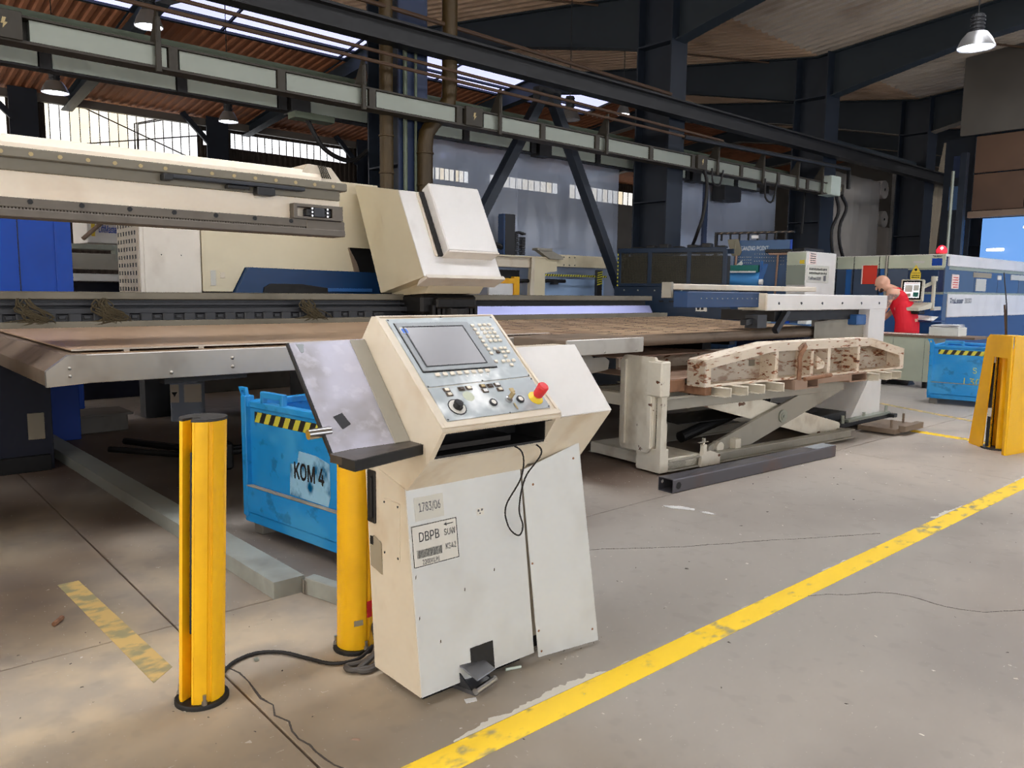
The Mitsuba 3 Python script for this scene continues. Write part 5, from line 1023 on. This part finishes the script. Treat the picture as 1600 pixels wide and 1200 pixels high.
br_ = Th('broom', 'broom hanging head up at the right of the tool board', 'broom'); br_.fr = PF
br_.a('head', prism_y([(.22, 2.12), (.62, 2.12), (.58, 2.065), (.28, 2.065)], -.16, -.10), 'handle_wood'); br_.a('bristles', box(.20, .64, -.17, -.09, 2.10, 2.16, .01), 'steel_black', kind='stuff'); br_.a('handle', cyl((.41, -.13, 2.07), (.39, -.13, 1.40), .018, 10), 'handle_wood')
ro = Th('hose_reel', 'pale blue drum with a green cover in front of the tool board', 'drum'); ro.fr = PF
ro.a('drum', cyl((-.30, -.5, 1.66), (.20, -.5, 1.62), .15, 22), 'roll_blue', smooth=40); ro.a('green_cover', prism_x([(-.68, 1.80), (-.62, 1.88), (-.4, 1.88), (-.34, 1.80), (-.34, 1.76), (-.68, 1.76)], -.30, .18), 'roll_green'); ro.a('white_edge', box(-.30, .16, -.70, -.67, 1.75, 1.78), 'white'); ro.a('side_bracket', cat(prism_x([(-.6, 1.45), (-.55, 1.95), (-.45, 1.95), (-.4, 1.45)], .20, .23), prism_y([(.18, 1.55), (.26, 1.62), (.34, 1.90), (.28, 1.90)], -.62, -.58)), 'machine_blue'); ro.a('clip', prism_y([(-.20, 1.88), (-.11, 1.96), (-.09, 1.90), (-.12, 1.88)], -.52, -.5), 'white'); ro.a('end_cap', cyl((.22, -.66, 1.60), (.28, -.66, 1.60), .05, 10), 'white'); ro.a('stand', box(-.3, .3, -.7, -.3, .6, 1.5), 'cab_navy')
# low bench between the brush table and the loader
bn = Th('low_bench', 'low grey bench with odds and ends beneath the loader beam', 'bench'); bn.a('top', box(11.2, 11.66, 5.9, 7.4, .92, .95), 'peg_blue'); bn.a('body', box(11.25, 11.6, 6.0, 7.3, 0, .92), 'cab_navy'); bn.a('rear_board', box(11.66, 11.69, 5.9, 7.4, .92, 1.3), 'machine_slate')
S('rag_bag', trimesh.convex.convex_hull(np.array([(11.25, 7.15, .95), (11.3, 6.85, .95), (11.6, 7.2, .95), (11.28, 7.12, 1.0), (11.36, 6.92, 1.01), (11.5, 7.1, 1.04)])), 'paper_pink', 'pinkish rag bag on the low bench', 'bag', smooth=50)
S('small_box', box(11.3, 11.4, 6.66, 6.78, .95, 1.02), 'sage', 'small pale green box on the low bench', 'box'); S('small_box', box(11.3, 11.4, 6.34, 6.46, .95, 1.03), 'cab_blue', 'small bright blue box on the low bench', 'box'); S('small_box', box(11.3, 11.5, 6.0, 6.15, .95, 1.03), 'card_white', 'small white box at the right end of the low bench', 'box')

# ================================================================ LASER CUTTER SIDE
tf = Th('resonator_cabinet', 'white and grey resonator cabinet with small vent slots left of the laser cutter', 'cabinet')
tf.a('body', box(12.0, 13.0, 6.43, 6.77, .4, 2.10, .006), 'white_cool'); tf.a('side_upper', box(11.99, 12.0, 6.44, 6.77, 1.88, 2.09, 0), 'sage'); tf.a('side_lower', box(11.985, 12.0, 6.44, 6.77, 1.56, 1.88, .002), 'green_grey')
tf.a('vent_panel', box(12.02, 12.75, 6.42, 6.43, 1.60, 1.88, .002), 'label_grey'); tf.a('vent_slot', cat(*[box(12.09 + i * .055, 12.115 + i * .055, 6.416, 6.421, z, z + .035, 0) for i in range(11) for z in (1.80, 1.735)]), 'black', kind='stuff')
tf.a('lettering', text('TruFlow 5000', .055, (12.06, 6.418, 1.64), (1, 0, 0), (0, 0, 1), width=.42), 'text_navy'); tf.a('grey_square', box(12.57, 12.65, 6.416, 6.42, 1.63, 1.72, 0), 'text_grey'); tf.a('yellow_tag', box(11.982, 11.988, 6.46, 6.54, 1.90, 1.96, 0), 'estop_yellow'); tf.a('notice', box(12.08, 12.30, 6.422, 6.43, 1.90, 2.08, 0), 'paper_pink'); tf.a('notice_print', cat(*[box(12.10, 12.28, 6.419, 6.423, 1.915 + i * .035, 1.93 + i * .035, 0) for i in range(5)]), 'text_grey'); tf.a('top_box', box(12.05, 12.7, 6.5, 6.7, 2.10, 2.16, .01), 'steel_black'); tf.a('foot', box(12.05, 12.95, 6.46, 6.74, 0, .4), 'rail_dark')
tz = Th('laser_cutter', 'long white and blue laser cutting machine with dark windows and lettering at the right edge', 'laser cutter')
X, Y, X2, Y2 = 14.0, 5.05, 24.0, 7.4
tz.a('body', box(X + .02, X2, Y + .02, Y2, .08, 2.06, .0), 'machine_deep'); tz.a('plinth', box(X + .1, X2, Y + .1, Y2, 0, .08), 'black')
tz.a('top_band', box(X + .14, X2, Y - .015, Y + .02, 1.905, 2.095, .006), 'white_cool'); tz.a('top_cover', box(X, X2, Y, Y2, 2.06, 2.10), 'white_cool')
tz.a('grey_strip', cat(box(X, X2, Y - .005, Y + .02, 1.845, 1.905, .003), box(X, X2, Y - .006, Y + .02, 1.44, 1.475, .003)), 'green_grey')
for i in range(8): tz.a('window', box(X + .16 + i * 1.22, X + 1.36 + i * 1.22, Y - .002, Y + .02, 1.475, 1.845, .002), 'window_tint' if i % 3 else 'machine_slate')
tz.a('side_panel', box(X + .17, X2, Y - .02, Y + .02, 1.05, 1.44, .006), 'white_cool'); tz.a('lower_panel', box(X + .16, X2, Y - .01, Y + .02, .10, 1.05, .003), 'machine_deep'); tz.a('corner_strip', box(X - .004, X + .16, Y - .006, Y + .02, .10, 1.905, .003), 'machine_slate')
tz.a('lettering', text('TruLaser', .085, (X + .24, Y - .0215, 1.285), (1, 0, 0), (0, 0, 1), width=.62, bold=True), 'text_navy'); tz.a('lettering', text('3030', .085, (X + .92, Y - .0215, 1.285), (1, 0, 0), (0, 0, 1), width=.32), 'text_grey')
tz.a('notice', box(X + .31, X + .62, Y - .012, Y - .002, 1.53, 1.77, 0), 'paper_pink'); tz.a('notice_print', cat(*[box(X + .35, X + .58, Y - .014, Y - .011, 1.55 + i * .04, 1.565 + i * .04, 0) for i in range(5)]), 'red_dull')
for i, (x0, x1, z0, z1, m) in enumerate([(1.45, 1.95, 1.50, 1.72, 'label_grey'), (2.55, 2.75, 1.72, 1.80, 'label_white'), (3.3, 4.1, 1.73, 1.83, 'label_grey'), (1.3, 2.2, 1.74, 1.83, 'label_tan')]): tz.a('window_poster', box(X + x0, X + x1, Y - .012, Y - .003, z0, z1, 0), m)
# end face towards the camera
tz.a('end_band', box(X - .012, X + .02, Y, Y2, 1.87, 2.09, .004), 'sage'); tz.a('end_rail', box(X - .004, X + .02, Y, 5.66, 1.84, 1.87), 'green_grey')
tz.a('end_window', box(X - .003, X + .02, Y + .10, 5.62, 1.47, 1.84, .002), 'window_tint'); tz.a('end_panel', box(X - .008, X + .02, Y, 5.62, .1, 1.43, .003), 'machine_blue'); tz.a('end_strip', box(X - .006, X + .02, Y, 5.62, 1.43, 1.47), 'green_grey')
for (y0, y1, m) in [(5.64, 5.98, 'machine_slate'), (6.02, 6.13, 'frame_blue'), (6.14, 6.58, 'machine_slate'), (6.60, 6.9, 'machine_slate'), (6.92, 7.3, 'machine_slate')]:
    tz.a('end_door', box(X - .008, X + .02, y0, y1, 1.30, 1.865, .003), m); tz.a('door_seam', box(X - .014, X - .008, y1 - .006, y1 + .006, 1.3, 2.09, 0), 'steel_black')
tz.a('blue_stripe', cat(box(X - .013, X - .005, 6.62, 6.72, 1.3, 1.865, 0), box(X - .013, X - .005, 6.03, 6.10, 1.3, 1.865, 0)), 'machine_blue'); tz.a('end_lower', box(X - .006, X + .02, 5.63, 7.3, .1, 1.3), 'machine_blue')
tz.a('end_pipe', cyl((X - .03, 6.0, .9), (X - .03, 6.0, 2.1), .022, 8), 'cart_grey')
tz.a('red_notice', box(X - .020, X - .014, 6.16, 6.41, 1.60, 1.93, 0), 'paper_red'); tz.a('notice_border', box(X - .018, X - .013, 6.40, 6.435, 1.60, 1.93, 0), 'paper_pink')
tz.a('logo_square', box(X - .016, X - .012, 5.10, 5.26, 1.91, 2.03, 0), 'logo_navy'); tz.a('lettering', text('TRUMPF', .03, (X - .0135, 5.255, 2.045), (0, -1, 0), (0, 0, 1), width=.15, bold=True), 'text_navy')
tz.a('faint_label', box(X - .0145, X - .012, 5.38, 5.56, 1.955, 1.99, 0), 'label_grey')
wg = tz.a('warning_sign', mapped(ext(Polygon([(0, 0), (.17, 0), (.17, .13), (0, .13)]), .003), (X - .02, 5.59, 1.66), (0, -1, 0), (0, 0, 1)), 'estop_yellow')
tz.a('warning_triangle', mapped(ext(Polygon([(.005, .135), (.165, .135), (.085, .27)]), .003), (X - .02, 5.59, 1.66), (0, -1, 0), (0, 0, 1)), 'estop_yellow', parent=wg); tz.a('sign_symbol', mapped(cat(ext(Polygon(arc(.085, .185, .022, 0, 340, 12)), .001), ext(Polygon([(.02, .08), (.15, .08), (.15, .09), (.02, .09)]), .001), ext(Polygon([(.02, .05), (.15, .05), (.15, .06), (.02, .06)]), .001)), (X - .0231, 5.59, 1.66), (0, -1, 0), (0, 0, 1)), 'text_black', parent=wg)
be = Th('warning_beacon', 'glowing red beacon on top of the laser cutter corner', 'beacon'); be.a('socket', cyl((14.2, 5.2, 2.10), (14.2, 5.2, 2.13), .08, 16), 'red_dull')
k = be.a('lens', lathe([(0, 0), (.085, 0), (.085, .05), (.05, .11), (0, .13)], (14.2, 5.2, 2.13), 18), 'red', smooth=40); scene[k]['emitter'] = lit(1.0, .02, .06, .8, w=.02)
k = be.a('bulb', lathe([(0, -.03), (.03, 0), (0, .03)], (14.09, 5.16, 2.20), 8), 'paper_pink'); scene[k]['emitter'] = lit(1., .6, .6, 3., w=.01)
# operator terminal
te = Th('operator_terminal', 'tilted operator terminal with lit screen in front of the laser cutter', 'terminal')
v_ = np.array([.22, .06, .97]); v_ /= np.linalg.norm(v_)
def tm_(m): return mapped(m, (13.26, 5.45, 1.32), (0, -1, 0), v_)
te.a('monitor', tm_(box(0, .36, 0, .36, -.06, 0, .01)), 'terminal_cream'); te.a('bezel', tm_(box(.03, .33, .025, .335, 0, .004, .002)), 'black_gloss')
k = te.a('screen', tm_(box(.055, .305, .05, .31, .004, .006, 0)), 'paper'); scene[k]['emitter'] = lit(.42, .46, .50, .8, w=.02)
for (u0, u1, w0, w1, m) in [(.06, .30, .285, .30, 'paper_pink'), (.075, .19, .15, .26, 'label_grey'), (.21, .29, .07, .14, 'roll_green'), (.07, .17, .07, .12, 'label_tan'), (.21, .29, .17, .26, 'label_grey')]: te.a('screen_window', tm_(box(u0, u1, w0, w1, .006, .0068, 0)), m)
te.a('arm', cat(beam((13.36, 5.22, 1.5), (13.55, 5.06, 1.62), .05, .05), cyl((13.5, 5.02, 1.2), (13.5, 5.02, 1.66), .03, 10), cyl((13.5, 5.02, 1.64), (13.5, 5.02, 1.72), .05, 10), beam((13.5, 5.02, 1.2), (14.0, 5.1, 1.2), .06, .06)), 'terminal_cream')
te.a('keyboard_tray', trimesh.convex.convex_hull(np.array([(13.15, 5.47, 1.17), (13.15, 5.10, 1.16), (13.4, 5.0, 1.20), (13.4, 5.47, 1.20), (13.15, 5.47, 1.21), (13.15, 5.10, 1.21), (13.45, 5.0, 1.30), (13.45, 5.47, 1.30)])), 'terminal_cream'); te.a('tray_underside', box(13.2, 13.42, 5.1, 5.4, 1.11, 1.165, .01), 'black')
S('paper_sheet', mapped(box(0, .42, 0, .25, 0, .004, 0), (13.35, 5.36, 1.03), (0, -1, -.06), (.9, 0, .25)), 'paper', 'loose white paper lying under the terminal tray', 'paper')
S('terminal_shelf', box(13.4, 14.0, 4.98, 5.4, .98, 1.0), 'machine_deep', 'small shelf under the terminal', 'shelf')
wt = Th('work_table', 'work table with sage green front and worn wooden top before the laser cutter', 'table')
wt.a('table_top', box(12.48, 13.05, 4.03, 5.75, .775, .812, .004), 'wood_edge'); wt.a('front_panel', box(12.50, 12.53, 4.62, 5.7, .10, .775, .003), 'sage'); wt.a('side_panel', box(12.53, 13.0, 4.60, 4.63, .10, .775), 'green_grey'); wt.a('panel_seam', box(12.496, 12.50, 4.715, 4.722, .1, .775, 0), 'green_grey'); wt.a('panel_seam', box(12.496, 12.50, 5.18, 5.187, .1, .775, 0), 'green_grey')
wt.a('foot', box(12.56, 12.62, 4.68, 4.74, 0, .10), 'rubber'); wt.a('foot', box(12.56, 12.62, 5.3, 5.36, 0, .10), 'rubber')
bx_ = Th('paper_box', 'white cardboard box full of paper on the end of the work table', 'box'); bx_.a('carton', box(12.52, 12.86, 4.27, 4.68, .812, .94, .004), 'card_white'); bx_.a('paper_pile', cat(*[mapped(box(0, .38, 0, .3, 0, .004, 0), (12.53, 4.66 - .0, .945 + .006 * i), (.02 * (i - 1), -1, .01 * i), (1, .03 * i, .02 * (i % 2))) for i in range(4)]), 'paper')
S('paper_sheet', box(12.5, 12.72, 4.72, 5.06, .813, .817, 0), 'paper', 'flat white paper on the work table beside the white box', 'paper'); S('paper_sheet', box(12.5, 12.7, 5.08, 5.42, .813, .820, 0), 'paper_pink', 'pinkish paper on the work table in front of the man', 'paper')
S('black_bag', trimesh.convex.convex_hull(np.array([(12.7, 5.35, 0), (12.7, 5.0, 0), (13.0, 5.0, 0), (13.0, 5.35, 0), (12.75, 5.3, .1), (12.9, 5.05, .1)])), 'rubber', 'black bag on the floor under the work table', 'bag')
# foam rolls stored on the boxes in front of the tarpaulin
for i, (y, z, r) in enumerate([(22.04, 4.25, .27), (23.3, 4.45, .26), (21.5, 3.642, .27), (22.75, 3.672, .30), (20.95, 3.56, .19), (23.4, 3.612, .24)]):
    t = Th('foam_roll', ['pale foam roll, upper left of the heap in front of the tarpaulin', 'pale foam roll with a dark core, upper right of the heap', 'pale foam roll at the middle left of the heap', 'large pale foam roll in the middle of the heap', 'smallest pale foam roll at the lower left of the heap', 'pale foam roll at the lower right of the heap'][i], 'foam roll', 'foam rolls heaped before the tarpaulin')
    t.a('roll', cyl((y, 10.2, z), (y, 10.6 if i > 1 else 11.0, z), r, 20), 'foam_white', smooth=40); t.a('core', cyl((y, 10.192, z), (y, 10.2, z), r * .16, 10), 'rail_dark')
S('storage_box', box(20.6, 22.2, 10.1, 11.2, 0, 3.37, .01), 'box_grey', 'tall grey box under the left foam rolls', 'box'); S('storage_box', box(22.3, 24.6, 10.1, 11.2, 0, 3.37, .01), 'box_grey', 'tall grey box under the right foam rolls', 'box')

S('storage_box', box(21.6, 23.7, 10.66, 11.2, 3.37, 3.98, .01), 'box_grey', 'grey box on top at the back carrying the two upper foam rolls', 'box')
# ================================================================ MAN AT THE WORK TABLE
M3 = manifold3d.Manifold
def ball(p, r): return M3.sphere(r, 20).translate([float(c) for c in p])
def limb(*pr): return [M3.batch_hull([ball(*a), ball(*b)]) for a, b in zip(pr[:-1], pr[1:])]
def blob(parts, length, it=6):
    m = M3()
    for p in parts: m = m + p
    m = m.refine_to_length(length); q = m.to_mesh()
    t = trimesh.Trimesh(q.vert_properties[:, :3], q.tri_verts, process=True); trimesh.smoothing.filter_taubin(t, iterations=it); return t
PX, PY = 13.32, 5.30
hip, chest, nb = (PX, PY + .02, .98), (PX, PY + .16, 1.30), (PX, PY + .29, 1.50)
hd_ = np.array((PX - .02, PY + .455, 1.615))
sL, sR = (PX - .20, PY + .22, 1.44), (PX + .20, PY + .22, 1.44)
body = []
body += limb((hip, .15), (chest, .16), ((PX, PY + .24, 1.42), .13), (nb, .075), (hd_ - (0, .03, .06), .07))
body += limb((sL, .085), ((PX, PY + .2, 1.38), .14)) + limb((sR, .085), ((PX, PY + .2, 1.38), .14))
body += [M3.sphere(1, 28).scale([.088, .118, .128]).rotate([-38, 0, 0]).translate(hd_.tolist())]
fwd = np.array((0, .80, -.60)); upv = np.array((0, .60, .80))
body += limb((hd_ + fwd * .04 - upv * .07, .065), (hd_ + fwd * .085 - upv * .085, .042)) # jaw
body += limb((hd_ + fwd * .118 + upv * .005, .014), (hd_ + fwd * .142 - upv * .03, .019)) # nose
body += limb((hd_ + fwd * .105 + upv * .028 + (-.04, 0, 0), .016), (hd_ + fwd * .105 + upv * .028 + (.04, 0, 0), .016)) # brow
for sx in (-1, 1): body += [M3.sphere(1, 14).scale([.014, .026, .038]).rotate([-30, 0, 0]).translate((hd_ + (sx * .088, -.012, -.01)).tolist())]
def hand(w, d, side):
    d = np.array(d) / np.linalg.norm(d); s = np.cross(d, (0, 0, 1)); s /= np.linalg.norm(s); o = np.array(w); out = limb((o, .032), (o + d * .05 + s * .02, .026), (o + d * .09 + s * .025, .02)) + limb((o + d * .03, .028), (o + d * .09 - s * .025, .02))
    for i, (q, L) in enumerate(((.032, .075), (.011, .085), (-.011, .08), (-.032, .062))):
        b = o + d * .088 + s * q; out += limb((b, .011), (b + d * L * .5 + (0, 0, -.004), .010), (b + d * L + (0, 0, -.022), .008))
    b = o + d * .03 + s * .035 * side; out += limb((b, .014), (b + d * .035 + s * .03 * side, .012), (b + d * .07 + s * .036 * side, .010)); return out
eL, wL = (PX - .27, PY + .30, 1.15), (PX - .30, PY + .50, .885); eR, wR = (PX + .25, PY + .36, 1.16), (PX + .05, PY + .56, .885)
body += limb((sL, .07), ((PX - .24, PY + .25, 1.32), .062), (eL, .048), (wL, .032)) + hand(wL, (-.2, 1, -.25), -1)
body += limb((sR, .07), ((PX + .23, PY + .28, 1.32), .062), (eR, .048), (wR, .032)) + hand(wR, (-.3, 1, -.25), 1)
for sx in (-1, 1): body += limb(((PX + sx * .10, PY + .0, .95), .115), ((PX + sx * .11, PY + .02, .52), .068), ((PX + sx * .12, PY - .03, .10), .045), ((PX + sx * .13, PY + .12, .05), .04))
def skin_fn(p, n, uv):
    a = smoothstep(1.06, 1.10, p.z) * smoothstep(1.45, 1.41, p.z) * smoothstep(PX - .12, PX - .16, p.x)
    t = smoothstep(.40, .58, fbm(p.x * 22, p.y * 22, p.z * 22, 3))
    return mix(lin(224, 174, 148), lin(112, 104, 108), a * t * .85)
mat('skin_tattoo', skin_fn, .5)
man = Th('person', 'man in a red tank top with tattooed arms and shaved head at the work table', 'person')
man.a('body', blob(body, .022), 'skin_tattoo', smooth=True)
shirt = limb(((PX, PY + .01, .80), .175), ((PX, PY + .02, .88), .168), ((PX, PY + .05, 1.05), .165), (chest, .176), ((PX, PY + .225, 1.40), .145)) + limb(((PX - .13, PY + .22, 1.47), .062), ((PX - .05, PY + .16, 1.36), .13)) + limb(((PX + .13, PY + .22, 1.47), .062), ((PX + .05, PY + .16, 1.36), .13)) + limb(((PX - .10, PY + .02, .80), .15), ((PX - .10, PY + .02, .95), .145), ((PX - .06, PY + .08, 1.2), .14)) + limb(((PX + .10, PY + .02, .80), .15), ((PX + .10, PY + .02, .95), .145), ((PX + .06, PY + .08, 1.2), .14))
man.a('tank_top', blob(shirt, .025), 'shirt_red', smooth=True)
tro = []
for sx in (-1, 1): tro += limb(((PX + sx * .09, PY + .0, .82), .125), ((PX + sx * .11, PY + .02, .52), .09), ((PX + sx * .12, PY - .03, .12), .07))
man.a('trousers', blob(tro, .03), 'trousers', smooth=True)
for sx in (-1, 1): man.a('shoe', blob(limb(((PX + sx * .12, PY - .05, .05), .05), ((PX + sx * .135, PY + .17, .042), .042)), .02), 'shoe', smooth=True)
for sx in (-1, 1): man.a('eye', trimesh.creation.icosphere(1, .010).apply_transform(trimesh.transformations.translation_matrix(hd_ + fwd * .112 + upv * .008 + (sx * .034, 0, 0))), 'text_black')
man.a('beard', blob(limb((hd_ + fwd * .05 - upv * .095 + (-.03, 0, 0), .034), (hd_ + fwd * .098 - upv * .095, .032), (hd_ + fwd * .05 - upv * .095 + (.03, 0, 0), .034)), .015), 'hair', smooth=True)

# ================================================================ LOOSE BITS ON THE FLOOR
rd = random.Random(77); L_, D_2 = [], []
def chip(x, y, s):
    a = rd.uniform(0, 6.28); c, q = math.cos(a), math.sin(a); w, l, h = s * rd.uniform(.3, .8), s, s * rd.uniform(.15, .5)
    P = np.array([(-l, -w, 0), (l, -w * .6, 0), (l * .8, w, 0), (-l * .7, w * .8, 0), (-l * .5, 0, h), (l * .5, w * .1, h * .8)])
    P[:, :2] = P[:, :2] @ np.array([[c, q], [-q, c]]); return trimesh.convex.convex_hull(P + (x, y, .0))
for (x0, x1, y0, y1, n, s) in [(.5, 2.4, 1.3, 3.3, 60, .004), (2.2, 6, 1.9, 3.2, 50, .007), (.2, 1.2, 2.2, 3.6, 25, .005), (2.5, 7, .8, 1.7, 30, .006), (1.9, 2.3, 1.95, 2.25, 30, .005), (5, 9, 2, 3.2, 25, .010)]:
    for _ in range(n):
        (L_ if rd.random() < .6 else D_2).append(chip(rd.uniform(x0, x1), rd.uniform(y0, y1), s * rd.uniform(.5, 1.5)))
S('floor_debris', cat(*L_), 'debris_light', 'tiny bright metal chips scattered over the concrete floor', 'debris', kind='stuff')
S('floor_debris', cat(*D_2), 'debris_dark', 'tiny dark chips scattered over the concrete floor', 'debris', kind='stuff')
for (pts, lab) in [([(4.08, 3.10), (4.16, 3.02), (4.18, 2.92), (4.15, 2.90), (4.11, 2.97), (4.07, 3.03)], 'white paint flake on the floor in front of the steel tube, largest one'), ([(4.15, 2.86), (4.19, 2.83), (4.18, 2.76), (4.15, 2.80)], 'white paint flake on the floor in front of the steel tube, smaller one'), ([(1.56, 2.0), (1.60, 1.985), (1.59, 1.965), (1.55, 1.975)], 'white scrap of paper beside the foot pedal')]:
    S('paint_flake', prism_z(pts, .0, .002), 'white', lab, 'flake')
S('metal_sliver', cyl((1.80, 2.06, .008), (1.86, 2.04, .008), .006, 6), 'galv_lamplit', 'short metal sliver on the floor beside the pedal', 'sliver'); S('metal_slug', box(1.125, 1.14, 2.72, 2.735, .0, .012, .002), 'galv', 'small shiny slug beside the thin floor cable', 'slug'); S('stone_chip', chip(1.155, 2.03, .016), 'rust_plate', 'brown stone chip in the floor crack before the standing post', 'stone chip'); S('brown_stub', cyl((.62, 3.55, .01), (.66, 3.6, .012), .01, 8), 'rust', 'brown cigarette-like stub on the shaded floor at the left', 'stub')
